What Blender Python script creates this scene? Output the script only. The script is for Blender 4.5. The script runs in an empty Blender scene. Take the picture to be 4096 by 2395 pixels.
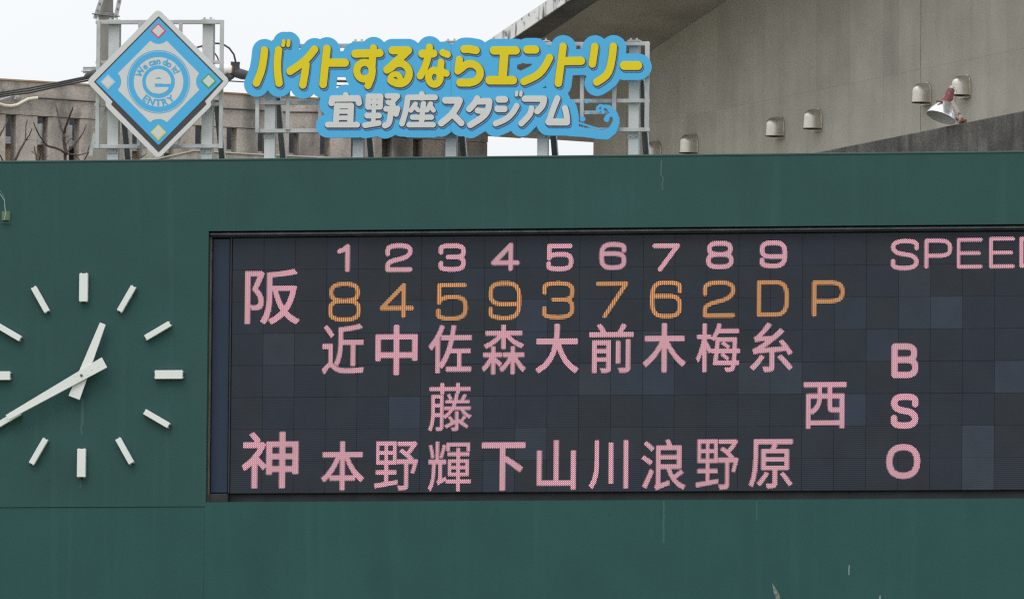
import bpy, bmesh, math, random
import numpy as np
from mathutils import Vector, Matrix
random.seed(7); rng = np.random.default_rng(7)
sc = bpy.context.scene
COL = sc.collection

# ------------------------------------------------------------------ camera
W, H = 4096.0, 2395.0                       # photograph size; pixel positions below are in these units
CAM = np.array([21.28646, -110.0, 1.70])    # led display plane is y = 0, its top left corner at x = 0
YAW, PITCH, ROLL, FOC = -0.16616, 0.09603, 0.00847, 44995.13
ZL = 1.70 + 11.38052                        # height of the top edge of the display
_f = np.array([math.sin(YAW)*math.cos(PITCH), math.cos(YAW)*math.cos(PITCH), math.sin(PITCH)])
_r = np.array([math.cos(YAW), -math.sin(YAW), 0.0]); _u = np.cross(_r, _f)
CR = math.cos(ROLL)*_r + math.sin(ROLL)*_u
CU = -math.sin(ROLL)*_r + math.cos(ROLL)*_u
CF = _f
cam_d = bpy.data.cameras.new('camera'); cam = bpy.data.objects.new('camera', cam_d); COL.objects.link(cam)
cam.matrix_world = Matrix(((CR[0], CU[0], -CF[0], CAM[0]), (CR[1], CU[1], -CF[1], CAM[1]), (CR[2], CU[2], -CF[2], CAM[2]), (0, 0, 0, 1)))
cam_d.sensor_fit = 'HORIZONTAL'; cam_d.sensor_width = 36.0; cam_d.lens = FOC/W*36.0
sc.cycles.pixel_filter_type = 'BLACKMAN_HARRIS'; sc.cycles.filter_width = 1.3; sc.cycles.use_denoising = False
cam_d.clip_start = 1.0; cam_d.clip_end = 4000.0
sc.camera = cam

# ------------------------------------------------------------------ light: bright overcast
world = bpy.data.worlds.new('World'); sc.world = world; world.use_nodes = True
nt = world.node_tree; nt.nodes.clear()
sky = nt.nodes.new('ShaderNodeTexSky'); sky.sky_type = 'NISHITA'; sky.sun_disc = False
SUN_EL, SUN_AZ = math.radians(58), math.radians(200)      # azimuth clockwise from +y
sky.sun_elevation = SUN_EL; sky.sun_rotation = SUN_AZ
sky.air_density = 1.0; sky.dust_density = 6.0; sky.ozone_density = 1.0
hsv = nt.nodes.new('ShaderNodeHueSaturation'); hsv.inputs['Saturation'].default_value = 0.22
bg = nt.nodes.new('ShaderNodeBackground'); bg.inputs['Strength'].default_value = 0.10
wo = nt.nodes.new('ShaderNodeOutputWorld')
# closed cloud deck over the clear sky: pale at the horizon, brighter towards the zenith as overcast skies are
wtc = nt.nodes.new('ShaderNodeTexCoord'); wsp = nt.nodes.new('ShaderNodeSeparateXYZ'); nt.links.new(wtc.outputs['Generated'], wsp.inputs[0])
wmr = nt.nodes.new('ShaderNodeMapRange'); wmr.inputs['From Min'].default_value = 0.0; wmr.inputs['From Max'].default_value = 1.0; wmr.inputs['To Min'].default_value = 9.2; wmr.inputs['To Max'].default_value = 19.0
nt.links.new(wsp.outputs[2], wmr.inputs['Value'])
wns = nt.nodes.new('ShaderNodeTexNoise'); wns.inputs['Scale'].default_value = 3.0; wns.inputs['Detail'].default_value = 4; nt.links.new(wtc.outputs['Generated'], wns.inputs['Vector'])
wm2 = nt.nodes.new('ShaderNodeMapRange'); wm2.inputs['To Min'].default_value = .92; wm2.inputs['To Max'].default_value = 1.08; nt.links.new(wns.outputs['Fac'], wm2.inputs['Value'])
wmu = nt.nodes.new('ShaderNodeMath'); wmu.operation = 'MULTIPLY'; nt.links.new(wmr.outputs[0], wmu.inputs[0]); nt.links.new(wm2.outputs[0], wmu.inputs[1])
wvm = nt.nodes.new('ShaderNodeVectorMath'); wvm.operation = 'SCALE'; wvm.inputs[0].default_value = (0.955, 0.99, 1.02); nt.links.new(wmu.outputs[0], wvm.inputs['Scale'])
wmx = nt.nodes.new('ShaderNodeMix'); wmx.data_type = 'RGBA'; wmx.inputs['Factor'].default_value = 0.9
nt.links.new(sky.outputs[0], hsv.inputs['Color']); nt.links.new(hsv.outputs[0], wmx.inputs[6]); nt.links.new(wvm.outputs[0], wmx.inputs[7]); nt.links.new(wmx.outputs[2], bg.inputs['Color']); nt.links.new(bg.outputs[0], wo.inputs['Surface'])
sun_d = bpy.data.lights.new('sun', 'SUN'); sun_d.energy = 0.9; sun_d.angle = math.radians(25); sun_d.color = (1.0, 0.97, 0.92)
sun = bpy.data.objects.new('sun', sun_d); COL.objects.link(sun)
sdir = Vector((math.sin(SUN_AZ)*math.cos(SUN_EL), math.cos(SUN_AZ)*math.cos(SUN_EL), math.sin(SUN_EL)))
sun.rotation_euler = sdir.to_track_quat('Z', 'Y').to_euler(); sun.location = (0, -30, 60)
vs = sc.view_settings; vs.view_transform = 'Standard'; vs.look = 'None'; vs.exposure = 0.0; vs.gamma = 1.0; vs.use_curve_mapping = False

# ------------------------------------------------------------------ pixel -> place
def ray(px, py):
    return CF*FOC + CR*(px-W/2) + CU*(H/2-py)
def on_y(px, py, y):
    d = ray(px, py); k = (y-CAM[1])/d[1]; return CAM + d*k
def on_plane(px, py, p0, n):
    d = ray(px, py); k = np.dot(p0-CAM, n)/np.dot(d, n); return CAM + d*k
def at_dist(px, py, dist):
    d = ray(px, py); return CAM + d*(dist/FOC)      # dist measured along the view axis
def ys_arr(P, y):                                    # (n,2) pixels -> (n,3) on plane y
    P = np.asarray(P, float)
    d = CF[None]*FOC + CR[None]*(P[:, 0:1]-W/2) + CU[None]*(H/2-P[:, 1:2])
    return CAM[None] + d*((y-CAM[1])/d[:, 1:2])

# ------------------------------------------------------------------ materials
def mat(name, col, rough=0.6, metal=0.0, spec=0.5, bump=0.0, bscale=20.0, var=0.0, vscale=4.0, streak=0.0, streak_col=(0.05, 0.05, 0.05), sscale=(6, 6, 0.4), slo=0.45, shi=0.75,
        spots=0.0, spot_col=(0.2, 0.06, 0.02), spscale=8.0, sp_lo=0.6, sp_hi=0.72, objvar=0.0, objcol=False, grain=0.0, gscale=120):
    m = bpy.data.materials.new(name); m.use_nodes = True
    t = m.node_tree; n = t.nodes; L = t.links
    b = n['Principled BSDF']
    b.inputs['Roughness'].default_value = rough; b.inputs['Metallic'].default_value = metal
    b.inputs['Specular IOR Level'].default_value = spec
    tc = n.new('ShaderNodeTexCoord'); geo = n.new('ShaderNodeNewGeometry')
    def noise(scale, detail=5, vec=None, sc3=None):
        x = n.new('ShaderNodeTexNoise'); x.inputs['Scale'].default_value = scale; x.inputs['Detail'].default_value = detail
        v = vec or geo.outputs['Position']
        if sc3:
            mp = n.new('ShaderNodeMapping'); mp.inputs['Scale'].default_value = sc3; L.new(v, mp.inputs['Vector']); v = mp.outputs[0]
        L.new(v, x.inputs['Vector']); return x.outputs['Fac']
    def ramp(fac, lo, hi):
        r = n.new('ShaderNodeMapRange'); r.inputs['From Min'].default_value = lo; r.inputs['From Max'].default_value = hi; L.new(fac, r.inputs['Value']); return r.outputs[0]
    def mixc(fac, a, bb, mode='MIX'):
        x = n.new('ShaderNodeMix'); x.data_type = 'RGBA'; x.blend_type = mode
        if isinstance(fac, float): x.inputs['Factor'].default_value = fac
        else: L.new(fac, x.inputs['Factor'])
        for s, v in ((x.inputs[6], a), (x.inputs[7], bb)):
            if isinstance(v, tuple): s.default_value = (*v, 1)
            else: L.new(v, s)
        return x.outputs[2]
    def mul(fac, k):
        x = n.new('ShaderNodeMath'); x.operation = 'MULTIPLY'; L.new(fac, x.inputs[0]); x.inputs[1].default_value = k; return x.outputs[0]
    c = tuple(col)
    if objcol:
        oi = n.new('ShaderNodeObjectInfo'); c = oi.outputs['Color']
    if objvar:
        oi = n.new('ShaderNodeObjectInfo')
        h = n.new('ShaderNodeHueSaturation'); 
        if isinstance(c, tuple): h.inputs['Color'].default_value = (*c, 1)
        else: L.new(c, h.inputs['Color'])
        r = n.new('ShaderNodeMapRange'); r.inputs['To Min'].default_value = 1-objvar; r.inputs['To Max'].default_value = 1+objvar
        L.new(oi.outputs['Random'], r.inputs['Value']); L.new(r.outputs[0], h.inputs['Value']); c = h.outputs[0]
    if var:
        f = ramp(noise(vscale, 6), 0.3, 0.7)
        x = n.new('ShaderNodeMapRange'); x.inputs['To Min'].default_value = 1-var; x.inputs['To Max'].default_value = 1+var; L.new(f, x.inputs['Value'])
        h = n.new('ShaderNodeHueSaturation')
        if isinstance(c, tuple): h.inputs['Color'].default_value = (*c, 1)
        else: L.new(c, h.inputs['Color'])
        L.new(x.outputs[0], h.inputs['Value']); c = h.outputs[0]
    if grain:
        x = n.new('ShaderNodeMapRange'); x.inputs['From Min'].default_value = .3; x.inputs['From Max'].default_value = .7; x.inputs['To Min'].default_value = 1-grain; x.inputs['To Max'].default_value = 1+grain
        L.new(noise(gscale, 3), x.inputs['Value']); h = n.new('ShaderNodeHueSaturation')
        if isinstance(c, tuple): h.inputs['Color'].default_value = (*c, 1)
        else: L.new(c, h.inputs['Color'])
        L.new(x.outputs[0], h.inputs['Value']); c = h.outputs[0]
    if streak:
        f = mul(ramp(noise(1.0, 7, sc3=sscale), slo, shi), streak); c = mixc(f, c, tuple(streak_col))
    if spots:
        f = mul(ramp(noise(spscale, 6), sp_lo, sp_hi), spots); c = mixc(f, c, tuple(spot_col))
    if isinstance(c, tuple): b.inputs['Base Color'].default_value = (*c, 1)
    else: L.new(c, b.inputs['Base Color'])
    if bump:
        bp = n.new('ShaderNodeBump'); bp.inputs['Strength'].default_value = bump; bp.inputs['Distance'].default_value = 0.02
        L.new(noise(bscale, 6), bp.inputs['Height']); L.new(bp.outputs[0], b.inputs['Normal'])
    return m
def emit(name, col, s):
    m = bpy.data.materials.new(name); m.use_nodes = True; b = m.node_tree.nodes['Principled BSDF']
    b.inputs['Base Color'].default_value = (0.02, 0.02, 0.02, 1); b.inputs['Emission Color'].default_value = (*col, 1); b.inputs['Emission Strength'].default_value = s
    return m
def srgb(r, g, b):
    return tuple(((v/255)/12.92 if v/255 <= .04045 else ((v/255+.055)/1.055)**2.4) for v in (r, g, b))

# ------------------------------------------------------------------ mesh helpers
def tag(o, label=None, cat=None, group=None, kind=None):
    if label: o['label'] = label
    if cat: o['category'] = cat
    if group: o['group'] = group
    if kind: o['kind'] = kind
    return o
def empty(name, loc, label, cat, group=None):
    o = bpy.data.objects.new(name, None); o.empty_display_size = .2; COL.objects.link(o); o.location = Vector(loc)
    return tag(o, label, cat, group)
def link(name, me, mats, parent=None):
    o = bpy.data.objects.new(name, me); COL.objects.link(o)
    for m in (mats if isinstance(mats, (list, tuple)) else [mats]):
        if m and not me.materials.get(m.name): me.materials.append(m)
    if parent:
        o.parent = parent
        pl = Vector((0, 0, 0)); p = parent
        while p: pl += p.location; p = p.parent
        o.location = -pl
    return o
class MB:
    def __init__(s): s.v = []; s.f = []; s.mi = []; s.sm = []
    def add(s, vs, fs, mi=0, smooth=False):
        o = len(s.v); s.v += [tuple(map(float, p)) for p in vs]
        for f in fs: s.f.append(tuple(i+o for i in f)); s.mi.append(mi); s.sm.append(smooth)
    def box(s, x0, x1, y0, y1, z0, z1, mi=0):
        s.add([(x0, y0, z0), (x1, y0, z0), (x1, y1, z0), (x0, y1, z0), (x0, y0, z1), (x1, y0, z1), (x1, y1, z1), (x0, y1, z1)],
              [(0, 3, 2, 1), (4, 5, 6, 7), (0, 1, 5, 4), (1, 2, 6, 5), (2, 3, 7, 6), (3, 0, 4, 7)], mi)
    def hexa(s, p, mi=0):    # 8 points: bottom 4, top 4
        s.add(p, [(0, 3, 2, 1), (4, 5, 6, 7), (0, 1, 5, 4), (1, 2, 6, 5), (2, 3, 7, 6), (3, 0, 4, 7)], mi)
    def bar(s, a, b, w, d, up=(0, 1, 0), mi=0, w2=None, d2=None):
        a = np.array(a, float); b = np.array(b, float); t = b-a; t /= np.linalg.norm(t)
        up = np.array(up, float); sd = np.cross(t, up); sd /= np.linalg.norm(sd); un = np.cross(sd, t)
        w2 = w if w2 is None else w2; d2 = d if d2 is None else d2
        q = []
        for c, ww, dd in ((a, w, d), (b, w2, d2)):
            q += [c-sd*ww/2-un*dd/2, c+sd*ww/2-un*dd/2, c+sd*ww/2+un*dd/2, c-sd*ww/2+un*dd/2]
        s.hexa(q, mi)
    def prism(s, pts, y0, y1, mi=0):   # convex or simple polygon in xz
        n = len(pts); v = [(x, y0, z) for x, z in pts]+[(x, y1, z) for x, z in pts]
        s.add(v, [tuple(range(n)), tuple(range(2*n-1, n-1, -1))]+[(i, i+n, (i+1) % n+n, (i+1) % n) for i in range(n)], mi)
    def tube(s, pts, rad, seg=8, mi=0, cap=True):
        pts = [np.array(p, float) for p in pts]; n = len(pts)
        rad = [rad]*n if not hasattr(rad, '__len__') else rad
        t0 = pts[1]-pts[0]; ref = np.array([0, 0, 1.0]) if abs(t0[2]) < .9*np.linalg.norm(t0) else np.array([1.0, 0, 0])
        vs = []
        for i in range(n):
            t = pts[min(i+1, n-1)]-pts[max(i-1, 0)]; t = t/ (np.linalg.norm(t)+1e-12)
            a = np.cross(t, ref); a /= (np.linalg.norm(a)+1e-12); b = np.cross(t, a); ref = -b if np.dot(-b, ref) > 0 else b
            for k in range(seg):
                an = 2*math.pi*k/seg; vs.append(pts[i]+rad[i]*(a*math.cos(an)+b*math.sin(an)))
        fs = [(i*seg+k, i*seg+(k+1) % seg, (i+1)*seg+(k+1) % seg, (i+1)*seg+k) for i in range(n-1) for k in range(seg)]
        s.add(vs, fs, mi, True)
        if cap: s.add(vs[:seg], [tuple(range(seg))], mi); s.add(vs[-seg:], [tuple(range(seg))], mi)
    def lathe(s, base, axis, prof, seg=20, mi=0):  # prof: list of (t along axis, r)
        ax = np.array(axis, float); ax /= np.linalg.norm(ax); base = np.array(base, float)
        ref = np.array([0, 0, 1.0]) if abs(ax[2]) < .9 else np.array([1.0, 0, 0])
        a = np.cross(ax, ref); a /= np.linalg.norm(a); b = np.cross(ax, a)
        vs = [base+ax*t+r*(a*math.cos(2*math.pi*k/seg)+b*math.sin(2*math.pi*k/seg)) for t, r in prof for k in range(seg)]
        s.add(vs, [(i*seg+k, i*seg+(k+1) % seg, (i+1)*seg+(k+1) % seg, (i+1)*seg+k) for i in range(len(prof)-1) for k in range(seg)], mi, True)
    def build(s, name, mats, parent=None, bevel=0.0, recalc=True):
        me = bpy.data.meshes.new(name); me.from_pydata(s.v, [], s.f)
        me.polygons.foreach_set('material_index', s.mi); me.polygons.foreach_set('use_smooth', s.sm)
        if recalc or bevel:
            bm = bmesh.new(); bm.from_mesh(me); bmesh.ops.recalc_face_normals(bm, faces=bm.faces)
            if bevel: bmesh.ops.bevel(bm, geom=bm.edges[:], offset=bevel, segments=1, affect='EDGES', profile=.5)
            bm.to_mesh(me); bm.free()
        me.update(); return link(name, me, mats, parent)

# ------------------------------------------------------------------ stroke shapes (signed distance -> outline -> plate)
def seg_dist(X, Y, a, b):                     # a,b = (x,y,r): distance to a tapered stroke
    ax, ay, ar = a; bx, by, br = b
    dx, dy = bx-ax, by-ay; L2 = dx*dx+dy*dy+1e-9
    t = np.clip(((X-ax)*dx+(Y-ay)*dy)/L2, 0, 1)
    return np.hypot(X-ax-t*dx, Y-ay-t*dy)-(ar+(br-ar)*t)
def stroke_sdf(X, Y, strokes):
    d = np.full(X.shape, 1e9)
    for st in strokes:
        if len(st) == 1: st = [st[0], st[0]]
        for a, b in zip(st[:-1], st[1:]): d = np.minimum(d, seg_dist(X, Y, a, b))
    return d
def contours(F, x0, y0, step):
    """closed outlines of F<0 by marching squares"""
    ny, nx = F.shape; S = F < 0; edges = {}
    code = S[:-1, :-1]*1+S[:-1, 1:]*2+S[1:, 1:]*4+S[1:, :-1]*8
    T = {1: [(3, 0)], 2: [(0, 1)], 3: [(3, 1)], 4: [(1, 2)], 5: [(3, 0), (1, 2)], 6: [(0, 2)], 7: [(3, 2)], 8: [(2, 3)], 9: [(2, 0)], 10: [(0, 1), (2, 3)], 11: [(2, 1)], 12: [(1, 3)], 13: [(1, 0)], 14: [(0, 3)]}
    def key(j, i, e):
        return ((j, i, 0), (j, i+1, 1), (j+1, i, 0), (j, i, 1))[e]
    adj = {}
    js, is_ = np.nonzero((code > 0) & (code < 15))
    for j, i in zip(js.tolist(), is_.tolist()):
        for e0, e1 in T[int(code[j, i])]:
            a, b = key(j, i, e0), key(j, i, e1); adj.setdefault(a, []).append(b); adj.setdefault(b, []).append(a)
    def pt(k):
        j, i, o = k
        f0 = F[j, i]; f1 = F[j, i+1] if o == 0 else F[j+1, i]; t = f0/(f0-f1)
        return (x0+(i+(t if o == 0 else 0))*step, y0+(j+(t if o == 1 else 0))*step)
    loops = []; seen = set()
    for s in adj:
        if s in seen: continue
        lp = [s]; seen.add(s); cur = s
        while True:
            nx_ = [q for q in adj[cur] if q not in seen]
            if not nx_: break
            cur = nx_[0]; seen.add(cur); lp.append(cur)
        if len(lp) > 3: loops.append([pt(k) for k in lp])
    return loops
def simplify(lp, tol):
    P = np.array(lp); n = len(P)
    def dp(i, j):
        if j <= i+1: return []
        a, b = P[i], P[j % n]; d = b-a; L = math.hypot(*d)+1e-9; q = P[i+1:j]
        e = np.abs((q[:, 0]-a[0])*d[1]-(q[:, 1]-a[1])*d[0])/L if L > 1e-6 else np.hypot(*(q-a).T)
        k = int(e.argmax())
        if e[k] < tol: return []
        k += i+1; return dp(i, k)+[k]+dp(k, j)
    h = n//2
    return [tuple(P[k]) for k in [0]+dp(0, h)+[h]+dp(h, n)]
def fill_mesh(loops, thick):
    """flat filled plate in (px,py); z spans 0..thick. returns verts, faces"""
    cu = bpy.data.curves.new('tmp', 'CURVE'); cu.dimensions = '2D'; cu.fill_mode = 'BOTH' if thick else 'FRONT'; cu.extrude = thick/2
    for lp in loops:
        sp = cu.splines.new('POLY'); sp.points.add(len(lp)-1); sp.use_cyclic_u = True
        sp.points.foreach_set('co', [c for p in lp for c in (p[0], p[1], 0, 1)])
    ob = bpy.data.objects.new('tmp', cu); COL.objects.link(ob)
    me = bpy.data.meshes.new_from_object(ob.evaluated_get(bpy.context.evaluated_depsgraph_get()))
    v = np.array([tuple(q.co) for q in me.vertices]); f = [tuple(p.vertices) for p in me.polygons]
    bpy.data.objects.remove(ob); bpy.data.curves.remove(cu); bpy.data.meshes.remove(me)
    if len(v): v[:, 2] += thick/2
    return v, f
def plate(F, x0, y0, step, y_back, thick, mb, mi=0, tol=0.25):
    """outline of F<0 in photo pixels, laid on the plane y=y_back and rising towards the viewer by thick"""
    loops = [simplify(l, tol) for l in contours(F, x0, y0, step)]
    loops = [l for l in loops if len(l) > 2]
    if not loops: return
    v, f = fill_mesh(loops, thick)
    P = ys_arr(v[:, :2], y_back); P[:, 1] -= v[:, 2]
    mb.add(P, f, mi)
def grid(x0, x1, y0, y1, step):
    return np.meshgrid(np.arange(x0, x1+step, step), np.arange(y0, y1+step, step))
def smooth_poly(pts, closed=False, rr=0.42, n=5):
    """round the corners of a polyline"""
    P = [np.array(p, float) for p in pts]; out = []; m = len(P)
    for i in range(m):
        if not closed and i in (0, m-1): out.append(P[i]); continue
        a, b, c = P[i-1], P[i], P[(i+1) % m]
        k = rr if not isinstance(rr, dict) else rr.get(i, .42)
        if k <= 0: out.append(b); continue
        p0 = b+(a-b)*min(.5, k); p2 = b+(c-b)*min(.5, k)
        for t in np.linspace(0, 1, n): out.append((1-t)**2*p0+2*t*(1-t)*b+t*t*p2)
    if closed: out.append(out[0])
    return out

# ------------------------------------------------------------------ material set
M_conc = mat('weathered_concrete', (0.375, 0.335, 0.298), .9, spec=.2, bump=.35, bscale=30, var=.26, vscale=1.6, streak=.8, streak_col=(.075, .072, .070), sscale=(3.2, 3.2, .8), slo=.47, shi=.70, grain=.14, gscale=35, spots=.5, spot_col=(.11, .1, .095), spscale=5, sp_lo=.55, sp_hi=.72)
M_panel = mat('formed_concrete', (0.390, 0.370, 0.314), .85, spec=.25, bump=.1, bscale=26, var=.10, vscale=1.6, streak=.36, streak_col=(.25, .242, .215), sscale=(5, 5, .5), slo=.42, shi=.8, objvar=.06, grain=.035, gscale=30, spots=.5, spot_col=(.17, .168, .155), spscale=14, sp_lo=.66, sp_hi=.76)
M_soffit = mat('soffit_concrete', (0.30, 0.28, 0.238), .9, spec=.2, bump=.2, bscale=20, var=.16, vscale=1.2, streak=.4, streak_col=(.15, .14, .12), sscale=(1.5, 1.5, 3), slo=.4, shi=.8)
M_soffit_dark = mat('dark_edge_concrete', (0.10, 0.098, 0.092), .95, spec=.1, var=.3, vscale=3)  # darker concrete tone for the band along the roof edge
M_fascia = mat('peeling_white_fascia', (0.66, 0.66, 0.64), .8, spec=.3, var=.08, streak=.9, streak_col=(.05, .05, .048), sscale=(5.5, 5.5, 1.5), slo=.53, shi=.62, spots=.8, spot_col=(.1, .1, .095), spscale=6.5, sp_lo=.58, sp_hi=.63)
M_parapet = mat('black_stained_concrete', (0.105, 0.101, 0.094), .95, spec=.15, bump=.6, bscale=45, var=.3, vscale=3, streak=.8, streak_col=(.032, .032, .031), sscale=(5, 5, 1.3), slo=.40, shi=.72, grain=.35, gscale=55, spots=.5, spot_col=(.36, .35, .33), spscale=40, sp_lo=.66, sp_hi=.72)
M_galv = mat('galvanised_steel', (0.46, 0.47, 0.47), .55, metal=.15, var=.10, vscale=5, streak=.5, streak_col=(.30, .31, .32), sscale=(3, 3, 3), slo=.5, shi=.56, spots=.85, spot_col=(.23, .07, .03), spscale=3.2, sp_lo=.69, sp_hi=.73)
M_galv2 = mat('galvanised_post', (0.52, 0.535, 0.535), .5, metal=.15, var=.09, vscale=4, streak=.4, streak_col=(.36, .37, .38), sscale=(5, 5, 1.5), slo=.5, shi=.7)
M_stay = mat('dark_stay_steel', (0.16, 0.16, 0.155), .6, metal=.2, var=.15)
M_rust = mat('rusty_steel', (0.19, 0.06, 0.03), .9, var=.4, vscale=30)
M_blue = mat('sky_blue_vinyl', srgb(76, 172, 222), .38, spec=.35, var=.025, vscale=1.2, grain=.02)
M_yel = mat('yellow_vinyl', srgb(222, 200, 8), .4, spec=.35, var=.03, vscale=2)
M_wht = mat('white_vinyl', (0.62, 0.62, 0.61), .4, spec=.35, var=.02)
M_ink = mat('charcoal_vinyl', (0.045, 0.04, 0.042), .45)
M_navy = mat('navy_shadow_vinyl', srgb(44, 78, 150), .45)
M_pale = mat('pale_line_vinyl', srgb(120, 190, 228), .45)
M_red = mat('red_vinyl', srgb(228, 62, 84), .45); M_grn = mat('green_vinyl', srgb(50, 172, 70), .45); M_ylw = mat('lemon_vinyl', srgb(224, 210, 40), .45); M_ltb = mat('light_blue_vinyl', srgb(140, 200, 232), .45)
M_handw = mat('clock_white_paint', (0.74, 0.75, 0.73), .45, spec=.4, var=.03, vscale=3)
M_bolt = mat('brass_bolt', (.16, .13, .07), .5, metal=.5)
M_frame = mat('dark_frame_metal', (0.028, 0.030, 0.034), .6, spec=.4, var=.3, vscale=6)
M_frame2 = mat('slate_frame_metal', (0.13, 0.14, 0.18), .5, spec=.4, var=.3, vscale=8)
M_jamb = mat('rust_stained_jamb', (0.15, 0.115, 0.08), .9, spots=.9, spot_col=(.22, .13, .05), spscale=7, sp_lo=.6, sp_hi=.72, var=.3)
M_navyp = mat('navy_side_panel', (0.0105, 0.024, 0.055), .45, spec=.4, var=.12, vscale=2)
M_sill = mat('grimy_sill', (0.035, 0.034, 0.033), .9, var=.3, vscale=8)
M_hood = mat('dull_aluminium_hood', (0.60, 0.56, 0.495), .36, metal=.85, var=.10, vscale=12, spots=.5, spot_col=(.12, .08, .05), spscale=22, sp_lo=.68, sp_hi=.74)
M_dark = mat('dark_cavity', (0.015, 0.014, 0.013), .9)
M_refl = mat('spun_aluminium', (0.80, 0.82, 0.84), .28, metal=.85)
M_reflin = mat('reflector_inside', (0.42, 0.43, 0.41), .6)
M_redp = mat('faded_red_paint', (0.15, 0.04, 0.045), .7, var=.25, vscale=14, spots=.8, spot_col=(.34, .17, .09), spscale=26, sp_lo=.56, sp_hi=.64)
M_pinkp = mat('chalky_painted_bracket', (0.5, 0.44, 0.41), .8, spots=.9, spot_col=(.19, .07, .03), spscale=24, sp_lo=.52, sp_hi=.6)
M_pole = mat('concrete_pole', (0.235, 0.225, 0.20), .9, var=.12, vscale=5, bump=.15, streak=.3, streak_col=(.13, .12, .11), sscale=(8, 8, .6))
M_cable = mat('black_cable', (0.030, 0.029, 0.029), .55)
M_wcable = mat('cream_cable_sleeve', (0.66, 0.62, 0.50), .5, var=.08)
M_porc = mat('white_porcelain', (0.7, 0.69, 0.66), .25)
M_brown = mat('brown_ring', (0.22, 0.07, 0.05), .5)
M_rubber = mat('grey_black_rubber', (0.05, 0.05, 0.054), .6, var=.2, vscale=20)
M_bark = mat('bare_bark', (0.062, 0.040, 0.034), .9, var=.35, vscale=25, bump=.4, bscale=60)
M_boxg = mat('sage_green_plastic', (0.12, 0.19, 0.10), .6, var=.1, vscale=20)
M_boxd = mat('faded_teal_box', (.05, .11, .10), .7)
M_wire = mat('grey_wire', (.36, .42, .42), .5); M_wireg = mat('teal_wire', (.07, .3, .27), .5)
M_shed = mat('dark_shed_wall', (0.055, 0.06, 0.07), .8, var=.2)
M_shedw = mat('white_rail_paint', (0.55, 0.56, 0.56), .6, var=.1)
M_shedr = mat('rusty_cream_sheet', (0.5, 0.44, 0.31), .7, streak=.95, streak_col=(.33, .13, .03), sscale=(5, 5, .8), slo=.45, shi=.62)
M_cap = mat('pale_coping', (0.47, 0.44, 0.37), .8, var=.12)
M_moss = mat('rust_moss_coping', (0.33, 0.26, 0.15), .9, streak=.8, streak_col=(.3, .12, .04), sscale=(1.5, 1.5, 1), slo=.45, shi=.6)
M_ground = mat('field_ground', (0.10, 0.115, 0.055), 1.0, var=.3, vscale=.6)
M_earth = mat('embankment_gravel', (0.30, 0.285, 0.255), 1.0, var=.3, vscale=1)
M_leaf = mat('leaf_green', (0.05, 0.11, 0.03), .7)

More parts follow.
